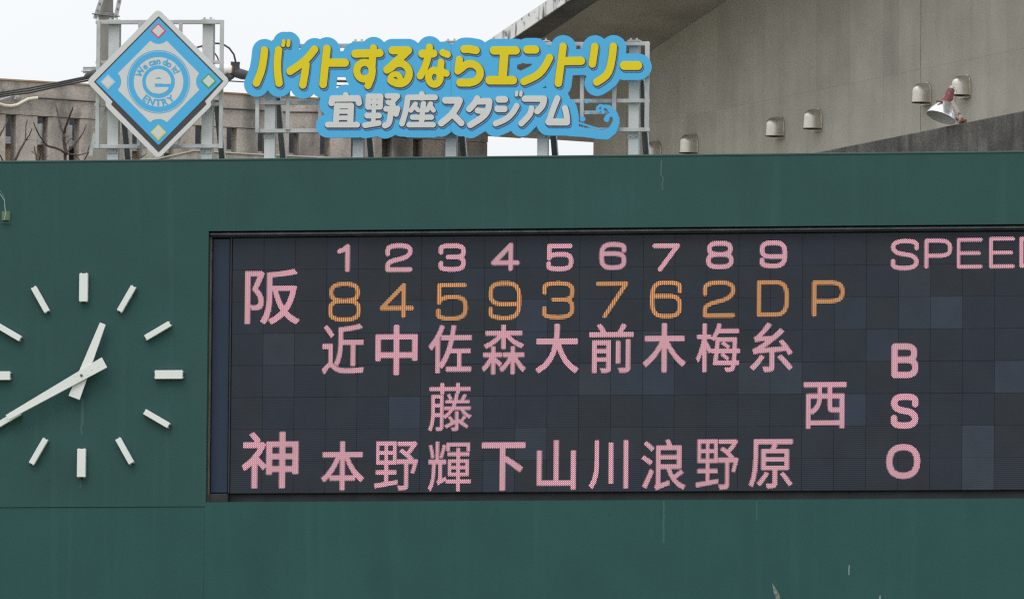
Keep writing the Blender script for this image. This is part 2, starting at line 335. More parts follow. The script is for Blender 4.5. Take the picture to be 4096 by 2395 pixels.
def green_material(name, col):
    """painted render: faint vertical roller/rain streaks, dark blotches, and a few pale hairline cracks at their places"""
    m = mat(name, col, .62, spec=.3, var=.06, vscale=1.3, grain=.035, gscale=70, bump=.06, bscale=60)
    t = m.node_tree; n = t.nodes; L = t.links; b = n['Principled BSDF']
    prev = b.inputs['Base Color'].links[0].from_socket
    geo = n.new('ShaderNodeNewGeometry'); sep = n.new('ShaderNodeSeparateXYZ'); L.new(geo.outputs['Position'], sep.inputs[0])
    def math_(op, a, c=None):
        x = n.new('ShaderNodeMath'); x.operation = op
        for i, v in enumerate((a, c)):
            if v is None: continue
            if isinstance(v, (int, float)): x.inputs[i].default_value = v
            else: L.new(v, x.inputs[i])
        return x.outputs[0]
    def mix(f, c2, prev):
        x = n.new('ShaderNodeMix'); x.data_type = 'RGBA'; L.new(f, x.inputs['Factor']); L.new(prev, x.inputs[6]); x.inputs[7].default_value = (*c2, 1); return x.outputs[2]
    def nz(sc3, lo, hi, det=5):
        mp = n.new('ShaderNodeMapping'); mp.inputs['Scale'].default_value = sc3; L.new(geo.outputs['Position'], mp.inputs[0])
        x = n.new('ShaderNodeTexNoise'); x.inputs['Scale'].default_value = 1; x.inputs['Detail'].default_value = det; L.new(mp.outputs[0], x.inputs['Vector'])
        r = n.new('ShaderNodeMapRange'); r.inputs['From Min'].default_value = lo; r.inputs['From Max'].default_value = hi; L.new(x.outputs['Fac'], r.inputs['Value']); return r.outputs[0]
    prev = mix(math_('MULTIPLY', nz((7, 1, .35),   .55, .8), .24), tuple(c*1.5+.012 for c in col), prev)
    prev = mix(math_('MULTIPLY', nz((1.6, 1, .9), .58, .75), .3), tuple(c*.6 for c in col), prev)
    prev = mix(math_('MULTIPLY', nz((9, 1, 5), .70, .76, 3), .4), tuple(c*.55 for c in col), prev)
    wob = nz((0.01, 1, 9), .3, .7)
    for (px, py0, py1, w, amp, k, c2) in ((2645, 640, 705,   .005, .010, .28, (.22, .30, .27)), (2650, 705, 760, .008, .022, .16, (.22, .30, .27)), (2655, 2003, 2170, .008, .012, .17, (.2, .28, .26)), (3027, 2003, 2080, .005, .006, .16, (.2, .28, .26)),
                                     (3396, 2258, 2298, .003, .006, .7, (.6, .62, .6)), (3520, 2380, 2395, .008, .004, .5, (.4, .45, .42)), (328, 1590, 1735, .009, .012, .12, (.25, .32, .3)), (334, 1600, 1700, .005, .008, .12, (.25, .32, .3)), (322, 1905, 1950, .008, .01, .1, (.25, .32, .3)),
                                     (1045, 1955, 2395, .010, .0, .0, (.2, .3, .3))):
        if k == 0: continue
        p0 = on_y(px, py0, YW); p1 = on_y(px, py1, YW)
        xx = math_('ADD', p0[0]-amp/2, math_('MULTIPLY', wob, amp))
        d = math_('ABSOLUTE', math_('SUBTRACT', sep.outputs[0], xx))
        f = math_('MULTIPLY', math_('LESS_THAN', d, w), math_('MULTIPLY', math_('GREATER_THAN', sep.outputs[2], float(p1[2])), math_('LESS_THAN', sep.outputs[2], float(p0[2]))))
        prev = mix(math_('MULTIPLY', f, k), c2, prev)
    # one peeled wedge of paint
    p0 = on_y(3088, 2328, YW); dz = math_('SUBTRACT', float(p0[2]), sep.outputs[2])
    ctr = math_('ADD', float(p0[0]), math_('MULTIPLY', dz, .40)); d = math_('ABSOLUTE', math_('SUBTRACT', sep.outputs[0], ctr))
    f = math_('MULTIPLY', math_('LESS_THAN', d, math_('MINIMUM', math_('MULTIPLY', dz, .22), .022)), math_('GREATER_THAN', dz, 0.0))
    prev = mix(math_('MULTIPLY', f, math_('ADD', .25, math_('MULTIPLY', nz((60, 1, 40), .4, .6), .6))), (.30, .275, .25), prev)
    L.new(prev, b.inputs['Base Color'])
    return m
YW = -0.10                     # face of the green wall, 10 cm in front of the led modules
M_green = green_material('dark_green_wall_paint', (0.0195, 0.0715, 0.068))
M_green2 = green_material('teal_green_wall_paint', (0.0160, 0.0730, 0.069))
M_greencap = mat('dark_green_coping_paint', (0.022, 0.062, 0.056), .5, var=.1)

# ------------------------------------------------------------------ ground
mb = MB(); mb.add([(-700, -400, 0), (700, -400, 0), (700, 900, 0), (-700, 900, 0)], [(0, 1, 2, 3)]); g = mb.build('ground', M_ground); tag(g, kind='structure')
BANK = 12.0
mb = MB(); mb.add([(-120, 7, 0), (120, 7, 0), (120, 9.5, BANK), (-120, 9.5, BANK), (120, 160, BANK), (-120, 160, BANK), (120, 170, 0), (-120, 170, 0)],
                  [(0, 1, 2, 3), (3, 2, 4, 5), (5, 4, 6, 7), (0, 3, 5, 7), (1, 6, 4, 2)]); g = mb.build('embankment', M_earth); tag(g, kind='structure')

# ------------------------------------------------------------------ scoreboard building (green wall)
def wz(px, py, y=YW): return float(on_y(px, py, y)[2])
def wx(px, py, y=YW): return float(on_y(px, py, y)[0])
XL = (wx(834, 927)+wx(823, 2009))/2
ZT = (wz(834, 926)+wz(4096, 894))/2; ZB = (wz(824, 2009)+wz(4096, 1988))/2
ZW = (wz(0, 645)+wz(4096, 610)+wz(2400, 627))/3
ZS = wz(400, 2026); NC, NR, P = 32, 8, 0.32; XR = NC*P+.30; X0, X1 = XL-5.5, XR+1.6
sb = empty('scoreboard_building', ((X0+X1)/2, .5, 0), 'dark green painted scoreboard wall holding the display and the clock', 'scoreboard')
mb = MB(); mb.prism([(X0, ZS), (XL, ZS), (XL, ZT), (XR, ZT), (XR, ZB), (X1, ZB), (X1, ZW), (X0, ZW)], YW, .9); mb.build('upper_wall', M_green, sb)
mb = MB(); mb.box(X0, XL-.012, YW+.006, .9, 0, ZS-.004); mb.build('wall_panel', M_green2, sb)
mb = MB(); mb.box(XL-.010, X1, YW+.003, .9, 0, ZB-.002); mb.build('wall_panel', M_green2, sb)
mb = MB(); mb.box(X0-.02, X1+.02, YW-.006, .92, ZW-.010, ZW+.012); mb.build('coping', M_greencap, sb, bevel=.005)
mb = MB(); mb.box(XL-.2, XR+.2, .75, .86, ZB-.1, ZT+.1); mb.build('back_wall', M_dark, sb)

# ------------------------------------------------------------------ led display
led = empty('led_display', (0, .2, ZB), 'wide dark led display with pink and orange lit lineup characters', 'display')
LB = ZL-NR*P
mb = MB(); mb.box(-.012, NC*P+.02, .03, .2, LB-.004, ZL+.004); mb.build('cabinet', M_frame, led)
zt1 = wz(834, 939, -.03)
mb = MB(); mb.box(XL+.002, XR-.002, -.05, .2, ZL+.028, ZT-.012); mb.build('top_rail', M_frame2, led, bevel=.004)
mb = MB(); mb.box(XL+.002, XR-.002, -.02, .2, ZL+.010, ZL+.0265); mb.build('inner_rail', M_frame, led, bevel=.003)
xa, xb = wx(846, 1400, .02), wx(919, 1400, .02)
mb = MB(); mb.box(XL+.003, xa-.004, -.02, .2, ZB+.004, ZL+.0095); mb.build('jamb', M_jamb, led)
mb = MB(); mb.box(xa-.003, xb, .02, .2, LB+.001, ZL+.004); mb.build('side_panel', M_navyp, led, bevel=.012); 
mb = MB(); mb.box(xb+.002, -.006, -.012, .2, LB+.001, ZL+.006); mb.build('edge_strip', M_frame, led, bevel=.003)
mb = MB(); mb.box(xa-.003, -.02, -.03, .2, ZB+.003, LB-.004); mb.build('sill', M_sill, led, bevel=.004)
mb = MB(); mb.box(NC*P+.03, XR-.02, .02, .2, LB+.001, ZL+.004); mb.build('side_panel', M_navyp, led, bevel=.012)
mb = MB(); mb.box(-.016, XR-.002, .06, .2, ZB+.003, LB-.006); mb.build('sill', M_frame, led)
# modules: 32 x 32 lamps each, faint louvres between lamp rows
M_mod = mat('led_module_plastic', (.02, .022, .025), .55, spec=.35, objcol=True, var=.14, vscale=3)
def add_louvre(m):
    t = m.node_tree; n = t.nodes; L = t.links; b = n['Principled BSDF']; geo = n.new('ShaderNodeNewGeometry')
    w = n.new('ShaderNodeTexWave'); w.wave_type = 'BANDS'; w.bands_direction = 'Z'; w.inputs['Scale'].default_value = 100/2.0*math.pi/ (math.pi*math.pi) 
    w.inputs['Distortion'].default_value = 0.0; L.new(geo.outputs['Position'], w.inputs['Vector'])
    bp = n.new('ShaderNodeBump'); bp.inputs['Strength'].default_value = .3; bp.inputs['Distance'].default_value = .002; L.new(w.outputs['Fac'], bp.inputs['Height']); L.new(bp.outputs[0], b.inputs['Normal'])
add_louvre(M_mod)
mb = MB(); g_ = .0007; mb.box(g_, P-g_, -.0, .03, g_, P-g_); first = mb.build('module', M_mod, led, bevel=.0015)
light_mod = {(1, 3): 1.5, (7, 1): 1.15, (5, 5): 1.55, (7, 5): 1.35, (11, 4): 1.45, (12, 4): 1.4, (13, 4): 1.45, (16, 4): 1.5, (17, 4): 1.55, (19, 5): 1.55, (21, 1): 1.45, (21, 2): 1.5, (22, 2): 1.65, (20, 3): 1.35, (23, 6): 1.75, (23, 7): 1.75, (24, 4): 1.6, (9, 2): 1.45, (9, 6): 1.45, (8, 7): 1.35, (5, 2): 1.4, (13, 3): 1.45, (9, 3): 1.3, (1, 4): 1.2, (19, 2): 1.3, (2, 3): 1.15, (5, 6): 1.3, (12, 6): 1.25}
k = 0
for c in range(NC):
    for r in range(NR):
        o = first if k == 0 else first.copy()
        if k: COL.objects.link(o)
        k += 1
        o.location = Vector((c*P, 0, ZL-(r+1)*P))-led.location
        s = light_mod.get((c, r), rng.uniform(.95, 1.06)); s = 1+(s-1)*.52; bl = rng.uniform(-.06, .14)
        base = np.array([.0152, .0205, .0315])*s*s*np.array([1-.4*bl, 1, 1+bl]); o.color = (*base, 1)

# lit characters
E_P = [emit('lamp_pink_red', srgb(255, 92, 146), 1.12), emit('lamp_warm_white', (1.0, .88, .70), 1.12), emit('lamp_cool_white', (.94, .76, 1.0), 1.12)]
E_O = [emit('lamp_orange_red', srgb(255, 108, 40), .98), emit('lamp_yellow', (1.0, .80, .30), 1.2), emit('lamp_dim_amber', (.85, .38, .10), .65)]
def glyph_tris(ch):
    c = bpy.data.curves.new('g', 'FONT'); c.body = ch; c.size = 1; c.resolution_u = 4
    o = bpy.data.objects.new('g', c); COL.objects.link(o)
    me = bpy.data.meshes.new_from_object(o.evaluated_get(bpy.context.evaluated_depsgraph_get()))
    me.calc_loop_triangles(); v = np.array([tuple(q.co)[:2] for q in me.vertices]); t = np.array([tuple(q.vertices) for q in me.loop_triangles])
    bpy.data.objects.remove(o); bpy.data.curves.remove(c); bpy.data.meshes.remove(me)
    return v, t
SS = 4                          # samples per lamp
def led_box(px0, px1, py0, py1):
    a = on_y(px0, (py0+py1)/2, 0); b = on_y(px1, (py0+py1)/2, 0); c = on_y((px0+px1)/2, py0, 0); d = on_y((px0+px1)/2, py1, 0)
    return a[0]/.01, b[0]/.01, (ZL-c[2])/.01, (ZL-d[2])/.01      # in lamps, v down
def raster_glyph(ch, box, dil):
    u0, u1, v0, v1 = box; iu, iv = int(math.floor(u0))-2, int(math.floor(v0))-2
    nu, nv = int(u1)-iu+4, int(v1)-iv+4; G = np.zeros((nv*SS, nu*SS), bool)
    v, t = glyph_tris(ch); mn, mx = v.min(0), v.max(0)
    d = dil*(u1-u0)
    X = ((v[:, 0]-mn[0])/(mx[0]-mn[0])*(u1-u0-2*d)+u0+d-iu)*SS; Y = ((mx[1]-v[:, 1])/(mx[1]-mn[1])*(v1-v0-2*d)+v0+d-iv)*SS
    for a, b, c in t:
        x = X[[a, b, c]]; y = Y[[a, b, c]]
        i0, i1, j0, j1 = int(x.min()), int(x.max())+2, int(y.min()), int(y.max())+2
        gx, gy = np.meshgrid(np.arange(i0, i1)+.5, np.arange(j0, j1)+.5)
        e = [(x[(q+1) % 3]-x[q])*(gy-y[q])-(y[(q+1) % 3]-y[q])*(gx-x[q]) for q in range(3)]
        ins = ((e[0] >= 0) & (e[1] >= 0) & (e[2] >= 0)) | ((e[0] <= 0) & (e[1] <= 0) & (e[2] <= 0))
        G[j0:i1*0+j1, i0:i1] |= ins[:G[j0:j1].shape[0], :G[:, i0:i1].shape[1]]
    R = d*SS; D = G.copy(); k = int(math.ceil(R))
    for dy in range(-k, k+1):
        for dx in range(-k, k+1):
            if dx*dx+dy*dy <= R*R: D |= np.roll(np.roll(G, dy, 0), dx, 1)
    return iu, iv, D.reshape(nv, SS, nu, SS).mean((1, 3))
def raster_strokes(strokes, box, r):
    u0, u1, v0, v1 = box; iu, iv = int(math.floor(u0))-2, int(math.floor(v0))-2; nu, nv = int(u1)-iu+4, int(v1)-iv+4
    gx, gy = np.meshgrid((np.arange(nu*SS)+.5)/SS+iu, (np.arange(nv*SS)+.5)/SS+iv)
    S = [[(u0+r+p[0]*(u1-u0-2*r), v1-r-p[1]*(v1-v0-2*r), r) for p in s] for s in strokes]
    return iu, iv, (stroke_sdf(gx, gy, S) < 0).reshape(nv, SS, nu, SS).mean((1, 3))
def lamps(name, iu, iv, C, mats, label=None):
    vs, fs, mi = [], [], []
    for j, i in zip(*np.nonzero(C > .12)):
        rr, cc = iv+j, iu+i
        ty = 0 if (rr+cc) % 2 else (1 if rr % 2 else 2)
        h = .0040*(0.84 if ty == 0 else (1.0 if ty == 1 else .84))*math.sqrt(min(1, C[j, i]*1.1))
        x = (cc+.5)*.01; z = ZL-(rr+.5)*.01; o = len(vs)
        vs += [(x-h, -.004, z-h), (x+h, -.004, z-h), (x+h, -.004, z+h), (x-h, -.004, z+h)]; fs.append((o, o+1, o+2, o+3)); mi.append(ty)
    me = bpy.data.meshes.new(name); me.from_pydata(vs, [], fs); me.polygons.foreach_set('material_index', mi); me.update()
    o = link(name, me, mats, led)
    if label: o['label'] = label
    return o
SH = 1/0.6152
def ov(x0, x1, y0, y1): return led_box(x0*SH, x1*SH, y0*SH, y1*SH)
def R_(pts, closed=False, rr=.42): return [tuple(p) for p in smooth_poly(pts, closed, rr)]
DG = {
 '1': [[(0, .80), (.5, .86), (1, 1)], [(1, 1), (1, 0)]],
 '2': [R_([(0, .66), (0, 1), (1, 1), (1, .52), (0, .34), (0, 0)], rr={1: .5, 2: .45, 3: .5, 4: .45}), [(0, 0), (1, 0)]],
 '3': [R_([(0, .72), (0, 1), (1, 1), (1, .52), (.32, .52)]), R_([(.32, .52), (1, .52), (1, 0), (0, 0), (0, .26)])],
 '4': [[(.72, 0), (.72, 1)], [(.72, 1), (0, .25)], [(0, .25), (1, .25)]],
 '5': [[(.95, 1), (.03, 1)], [(.03, 1), (.02, .48)], R_([(.02, .48), (.16, .64), (1, .64), (1, 0), (0, 0), (0, .24)])],
 '6': [R_([(1, .74), (1, 1), (0, 1), (0, 0), (1, 0), (1, .60), (0, .60)], rr={1: .5, 2: .4, 3: .4, 4: .4, 5: .4})],
 '7': [[(0, 1), (1, 1)], [(1, 1), (.24, 0)]],
 '8': [R_([(.04, .53), (.04, 1), (.96, 1), (.96, .53)], True), R_([(0, 0), (0, .53), (1, .53), (1, 0)], True)],
 '9': [R_([(0, .26), (0, 0), (1, 0), (1, 1), (0, 1), (0, .40), (1, .40)], rr={1: .5, 2: .4, 3: .4, 4: .4, 5: .4})],
 'D': [[(0, 0), (0, 1)], R_([(0, 1), (1, 1), (1, 0), (0, 0)], rr=.38)],
 'P': [[(0, 0), (0, 1)], R_([(0, 1), (1, 1), (1, .42), (0, .42)])],
 'S': [R_([(1, .74), (1, 1), (0, 1), (0, .55), (1, .47), (1, 0), (0, 0), (0, .26)], rr={1: .5, 2: .5, 3: .5, 4: .5, 5: .5, 6: .5})],
 'E': [[(0, 0), (0, 1)], [(0, 1), (1, 1)], [(0, .5), (.92, .5)], [(0, 0), (1, 0)]],
 'B': [[(0, 0), (0, 1)], R_([(0, 1), (.95, 1), (.95, .53), (0, .53)]), R_([(0, .53), (1, .53), (1, 0), (0, 0)])],
 'O': [R_([(0, 0), (0, 1), (1, 1), (1, 0)], True, rr=.5)],
}
row1 = [('1', 830, 861, 601, 669), ('2', 949, 1015, 599, 669), ('3', 1080, 1146, 599, 668), ('4', 1209, 1279, 598, 667), ('5', 1345, 1411, 600, 667), ('6', 1475, 1541, 596, 664), ('7', 1606, 1673, 599, 668), ('8', 1738, 1805, 593, 662), ('9', 1870, 1937, 592, 660)]
row2 = [('8', 808, 888, 694, 791), ('4', 935, 1019, 697, 782), ('5', 1074, 1151, 697, 788), ('9', 1203, 1283, 692, 787), ('3', 1335, 1413, 692, 785), ('7', 1467, 1546, 693, 782), ('6', 1600, 1678, 690, 783), ('2', 1730, 1809, 690, 781), ('D', 1863, 1941, 690, 779), ('P', 1999, 2078, 690, 779)]
for ch, a, b, c, d in row1: lamps('lit_numeral', *raster_strokes(DG[ch], ov(a, b, c, d), 2.25), E_P, 'pink lit batting order numeral '+ch)
for ch, a, b, c, d in row2: lamps('lit_numeral' if ch.isdigit() else 'lit_letter', *raster_strokes(DG[ch], ov(a, b, c, d), 2.0), E_O, 'orange lit position mark '+ch)
kan = [('近', 792, 896, 797, 920, .026), ('中', 924, 1028, 799, 923, .034), ('佐', 1055, 1161, 799, 918, .032), ('森', 1186, 1294, 799, 921, .024), ('大', 1318, 1424, 796, 918, .034), ('前', 1450, 1559, 796, 917, .024), ('木', 1582, 1688, 795, 916, .034), ('梅', 1713, 1821, 795, 915, .022), ('糸', 1845, 1951, 793, 915, .030),
       ('藤', 1054, 1161, 942, 1061, .014), ('西', 1977, 2083, 940, 1054, .026),
       ('本', 790, 896, 1085, 1206, .032), ('野', 921, 1029, 1085, 1206, .020), ('輝', 1053, 1159, 1085, 1208, .015), ('下', 1185, 1293, 1088, 1206, .034), ('山', 1321, 1417, 1082, 1204, .034), ('川', 1449, 1546, 1082, 1203, .032), ('浪', 1578, 1688, 1080, 1206, .022), ('野', 1712, 1818, 1080, 1204, .020), ('原', 1843, 1951, 1080, 1201, .022),
       ('阪', 603, 738, 662, 798, .024), ('神', 595, 735, 1062, 1201, .028)]
for ch, a, b, c, d, dil in kan: lamps('lit_character', *raster_glyph(ch, ov(a, b, c, d), dil*.53), E_P)
for ch, a, b, c, d, r in (('S', 3564, 3675, 956, 1081, 2.1), ('P', 3698, 3808, 955, 1074, 1.9), ('E', 3827, 3930, 952, 1073, 1.7), ('E', 3957, 4059, 949, 1072, 1.7), ('D', 4078, 4190, 947, 1070, 1.9), ('B', 3567, 3673, 1373, 1511, 3.0), ('S', 3564, 3673, 1573, 1714, 3.1), ('O', 3545, 3681, 1775, 1914, 3.0)):
    lamps('lit_letter', *raster_strokes(DG[ch], led_box(a, b, c, d), r), E_P, 'pink lit letter '+ch)

# ------------------------------------------------------------------ clock
def c5(x, y): return (x/1.0522, 700+y/1.0522)
cc = on_y(*c5(351, 843.5), YW)
clk = empty('wall_clock', (cc[0], YW, cc[2]), 'large wall clock of white bar markers and two white hands on green wall', 'clock')
RC = 363/1.0522*(np.linalg.norm(on_y(500, 1500, YW)-on_y(400, 1500, YW))/100)
pxm = RC/(363/1.0522)
for h in range(12):
    a = math.radians(90-30*h); d = np.array([math.cos(a), 0, math.sin(a)]); big = h % 3 == 0
    ln = (116 if big else 117)/1.0522*pxm; wd = (35.5 if big else 24)/1.0522*pxm
    c = np.array([cc[0], YW-.035, cc[2]])+d*RC
    mb = MB(); mb.bar(c-d*ln/2, c+d*ln/2, wd, .045, up=(0, 1, 0)); ob = mb.build('hour_marker', M_handw, clk, bevel=.003)
    mb = MB()
    for e in (-1, 1):
        for w in (-.32, .32):
            q = c+d*(ln/2+.004)*e+np.array([-d[2], 0, d[0]])*wd*w; mb.tube([q+np.array([0, -.008, 0]), q+np.array([0, .036, 0])], .006, 6)
    mb.build('stud', M_galv, ob)
def hand(name, tip, tail, wt, wb, y, th=.016):
    a = on_y(*c5(*tail), y); b = on_y(*c5(*tip), y); mb = MB(); mb.bar(a, b, wb/1.0522*pxm, th, up=(0, 1, 0), w2=wt/1.0522*pxm, d2=th); o = mb.build(name, M_handw, clk, bevel=.002)
    t = b-a; t /= np.linalg.norm(t); s = np.cross(t, (0, 1, 0)); mb = MB()
    hub = on_y(*c5(343, 842), y)
    for q in ((.06, .02), (-.06, -.02), (.06, -.025), (-.06, .025), (-.12, 0), (-.2, .01)):
        p = hub+t*q[0]+s*q[1]; mb.tube([p+np.array([0, -th/2-.004, 0]), p], .006, 6)
    mb.build('rivet', M_handw, o); return o
hand('hour_hand', (433, 625), (312, 937), 26, 50, YW-.085); hand('minute_hand', (30, 1020), (440, 788), 23, 48, YW-.115)
hb = on_y(*c5(343, 842), YW-.12); mb = MB(); mb.lathe((hb[0], YW, hb[2]), (0, -1, 0), [(0, .03), (.12, .03), (.12, .013), (.132, .013), (.136, .006), (.136, 0)], 14); mb.build('hub', M_bolt, clk)

# small cable outlet box on the green wall
p = on_y(25, 872, YW); sc_ = 1/7.365*pxm*1.0
bx = empty('outlet_box', (p[0], YW, p[2]), 'small sage green cable outlet cover on the green wall', 'outlet box')
def w5(x, y, yy=YW): return on_y(x/7.365, 720+y/7.365, yy)
a, b = w5(60, 930), w5(300, 1195); mb = MB(); n = 8
prof = [(a[0]+(b[0]-a[0])*i/n, YW-.002-.055*math.sin(math.pi*(.12+.76*i/n))) for i in range(n+1)]
vs = [(x, y, a[2]) for x, y in prof]+[(x, y, b[2]) for x, y in prof]+[(x, y+.006, a[2]-.003) for x, y in prof]+[(x, y+.006, b[2]) for x, y in prof]
N = n+1; fs = [(i, i+1, N+i+1, N+i) for i in range(n)]+[(2*N+i, 3*N+i, 3*N+i+1, 2*N+i+1) for i in range(n)]+[(i, 2*N+i, 2*N+i+1, i+1) for i in range(n)]+[(N+i, N+i+1, 3*N+i+1, 3*N+i) for i in range(n)]
fs += [tuple(range(n, -1, -1))]
mb.add(vs, fs); mb.build('cover', M_boxg, bx)
mb = MB(); q0, q1 = w5(50, 935), w5(312, 1290); mb.box(q0[0], q1[0], YW-.006, YW-.0005, q1[2], q0[2]); mb.build('back_plate', M_boxd, bx)
mb = MB(); mb.tube([w5(x, y, YW-.075+(.02 if y < 800 else 0)) for x, y in ((-300, 300), (-120, 330), (10, 430), (90, 530), (135, 620), (140, 740), (150, 850), (172, 950), (150, 1070), (128, 1120), (125, 1180))], .0035, 6); tag(mb.build('wire', M_wire), 'thin grey wire curling down into the sage outlet cover', 'wire')
mb = MB(); mb.tube([w5(x, y, YW-.05) for x, y in ((-300, 150), (-100, 220), (0, 310), (80, 420), (110, 500), (145, 590))], .002, 5); tag(mb.build('wire', M_wireg), 'thin teal wire beside the grey wire on green wall', 'wire')

# ------------------------------------------------------------------ stadium name sign
YS = 0.24                     # back of the sign plate; its frame stands behind
def z2(p, r): return (950+p[0]/2.6306, 80+p[1]/2.6306, r/2.6306)
def z3(p, r): return (1750+p[0]/2.63, 80+p[1]/2.63, r/2.63)
def S(zf, r, *pts):
    if len(pts) > 2: pts = [tuple(q) for q in smooth_poly(pts, False, .5, 4)]
    return [zf(p, r) for p in pts]
def ring(zf, r, cx, cy, rx, ry, a0=0, a1=360, n=20):
    return [zf((cx+rx*math.cos(math.radians(a)), cy+ry*math.sin(math.radians(a))), r) for a in np.linspace(a0, a1, n)]
Y = [  # yellow letters
 [S(z2, 40, (285, 322), (274, 430), (252, 545), (200, 666)), S(z2, 40, (433, 320), (420, 430), (420, 540), (438, 667)), S(z2, 21, (488, 227), (481, 269)), S(z2, 21, (540, 227), (534, 269))],
 [S(z2, 40, (812, 312), (752, 390), (680, 460), (555, 543)), S(z2, 40, (722, 470), (712, 560), (688, 686))],
 [S(z2, 41, (942, 304), (925, 450), (902, 680)), S(z2, 43, (945, 453), (1132, 453))],
 [S(z2, 43, (1241, 358), (1496, 351)), S(z2, 38, (1432, 298), (1420, 420), (1414, 520), (1418, 590), (1374, 693)), ring(z2, 38, 1338, 537, 82, 88)],
 [S(z2, 42, (1632, 323), (1795, 323)), [z2((1797, 323), 42), z2((1700, 415), 42), z2((1574, 528), 40)], [z2((1574, 528), 38)]+ring(z2, 39, 1705, 566, 103, 108, 215, 480, 20)+[z2((1612, 640), 36)], ring(z2, 30, 1662, 622, 52, 50, 130, 375, 14)],
 [S(z2, 43, (1946, 358), (2062, 356)), S(z2, 38, (2021, 290), (2006, 400), (1970, 510), (1924, 592)), S(z3, 37, (58, 346), (106, 366)), S(z2, 36, (2143, 448), (2132, 560), (2128, 620)), ring(z2, 37, 2073, 606, 62, 74), S(z3, 36, (20, 528), (94, 566))],
 [S(z3, 42, (283, 310), (330, 308), (405, 322)), S(z3, 39, (231, 420), (224, 480), (216, 538)), [z3((216, 540), 38)]+ring(z3, 40, 345, 562, 105, 98, 215, 430, 18)+[z3((340, 662), 42), z3((240, 662), 42)]],
 [S(z3, 44, (595, 324), (824, 324)), S(z3, 45, (550, 637), (794, 637)), S(z3, 46, (705, 340), (683, 620))],
 [S(z3, 43, (946, 315), (1030, 315)), S(z3, 39, (1181, 399), (1130, 500), (1060, 585), (910, 651))],
 [S(z3, 40, (1322, 282), (1272, 668)), S(z3, 44, (1322, 436), (1511, 433))],
 [S(z3, 40, (1656, 284), (1630, 466)), S(z3, 40, (1851, 282), (1838, 410), (1800, 580), (1677, 656))],
 [S(z3, 47, (1966, 482), (2108, 482))]]
Wt = [  # white letters
 [S(z2, 32, (1140, 793), (1140, 830)), [z2((990, 876), 34), z2((1000, 830), 34), z2((1270, 828), 34), z2((1278, 874), 34)], [z2((1048, 904), 32), z2((1034, 1100), 32)], [z2((1048, 904), 31), z2((1196, 904), 31)], [z2((1196, 904), 33), z2((1186, 1100), 33)], [z2((1040, 966), 24), z2((1190, 966), 24)], [z2((1040, 1032), 24), z2((1190, 1032), 24)], S(z2, 30, (950, 1104), (1262, 1104))],
 [[z2((1384, 806), 29), z2((1504, 806), 29)], [z2((1378, 806), 30), z2((1374, 918), 30)], [z2((1508, 806), 29), z2((1502, 918), 29)], [z2((1374, 864), 23), z2((1504, 864), 23)], [z2((1374, 924), 22), z2((1504, 924), 22)], [z2((1444, 808), 24), z2((1428, 1092), 24)], S(z2, 31, (1366, 1008), (1490, 1008)), S(z2, 30, (1344, 1110), (1488, 1086)),
  S(z2, 29, (1578, 802), (1684, 802)), S(z2, 28, (1686, 805), (1628, 866)), S(z2, 27, (1586, 868), (1640, 892)), S(z2, 30, (1564, 938), (1686, 934)), S(z2, 28, (1688, 936), (1670, 994)), S(z2, 32, (1618, 938), (1608, 1030), (1592, 1098), (1552, 1112))],
 [S(z2, 32, (1940, 785), (1938, 820)), S(z2, 30, (1796, 817), (2080, 817)), S(z2, 31, (1792, 822), (1776, 950), (1732, 1092)), S(z2, 29, (1958, 882), (1934, 1100)), S(z2, 26, (1874, 886), (1826, 954)), S(z2, 24, (1862, 912), (1902, 952)), S(z2, 26, (2034, 884), (1996, 952)), S(z2, 25, (2030, 908), (2064, 954)), S(z2, 28, (1842, 1026), (2042, 1026)), S(z2, 29, (1806, 1104), (2060, 1104))],
 [S(z3, 36, (85, 848), (232, 848)), S(z3, 35, (234, 850), (200, 930), (130, 1020), (40, 1088)), S(z3, 34, (165, 1000), (252, 1086))],
 [S(z3, 33, (420, 828), (385, 890), (335, 940)), S(z3, 34, (420, 860), (542, 857)), S(z3, 34, (546, 858), (538, 940), (490, 1020), (346, 1106)), S(z3, 32, (424, 955), (505, 966))],
 [S(z3, 35, (646, 838), (710, 838)), S(z3, 35, (634, 938), (704, 938)), S(z3, 31, (835, 906), (790, 985), (720, 1050), (612, 1092)), S(z3, 18, (836, 764), (831, 792)), S(z3, 18, (880, 764), (877, 792))],
 [S(z3, 33, (918, 831), (1120, 831)), S(z3, 34, (1122, 832), (1112, 900), (1052, 962)), S(z3, 31, (990, 932), (972, 1005), (882, 1092))],
 [S(z3, 32, (1263, 826), (1220, 930), (1172, 1070)), S(z3, 37, (1172, 1075), (1360, 1076)), S(z3, 33, (1342, 930), (1362, 1010), (1362, 1074))]]
wave = [[z3((1395, 1165), 62), z3((1540, 1185), 50), z3((1700, 1214), 42), z3((1785, 1216), 46), z3((1845, 1165), 46), z3((1880, 1090), 36), z3((1884, 1040), 31), z3((1862, 990), 33), z3((1838, 960), 30)],
        [z3((1838, 965), 30), z3((1808, 925), 26), z3((1775, 912), 17), z3((1745, 925), 15), z3((1735, 950), 15), z3((1747, 972), 22)],
        [z3((1760, 912), 15), z3((1715, 905), 15), z3((1688, 925), 14), z3((1685, 950), 14), z3((1700, 960), 20)],
        [z3((1868, 1000), 30), z3((1825, 1000), 20), z3((1790, 1020), 22), z3((1783, 1048), 30)],
        [z3((1470, 1080), 8), z3((1600, 1120), 10), z3((1700, 1150), 9), z3((1800, 1142), 4)],
        [z3((1578, 861), 21)], [z3((1611, 973), 17)], [z3((1530, 1045), 28)]]
sg = empty('stadium_name_sign', tuple(on_y(1800, 560, YS)), 'sky blue cut-out sign with yellow and white Japanese lettering above the wall', 'sign')
step = 2.0
gx, gy = grid(975, 2650, 110, 600, step)
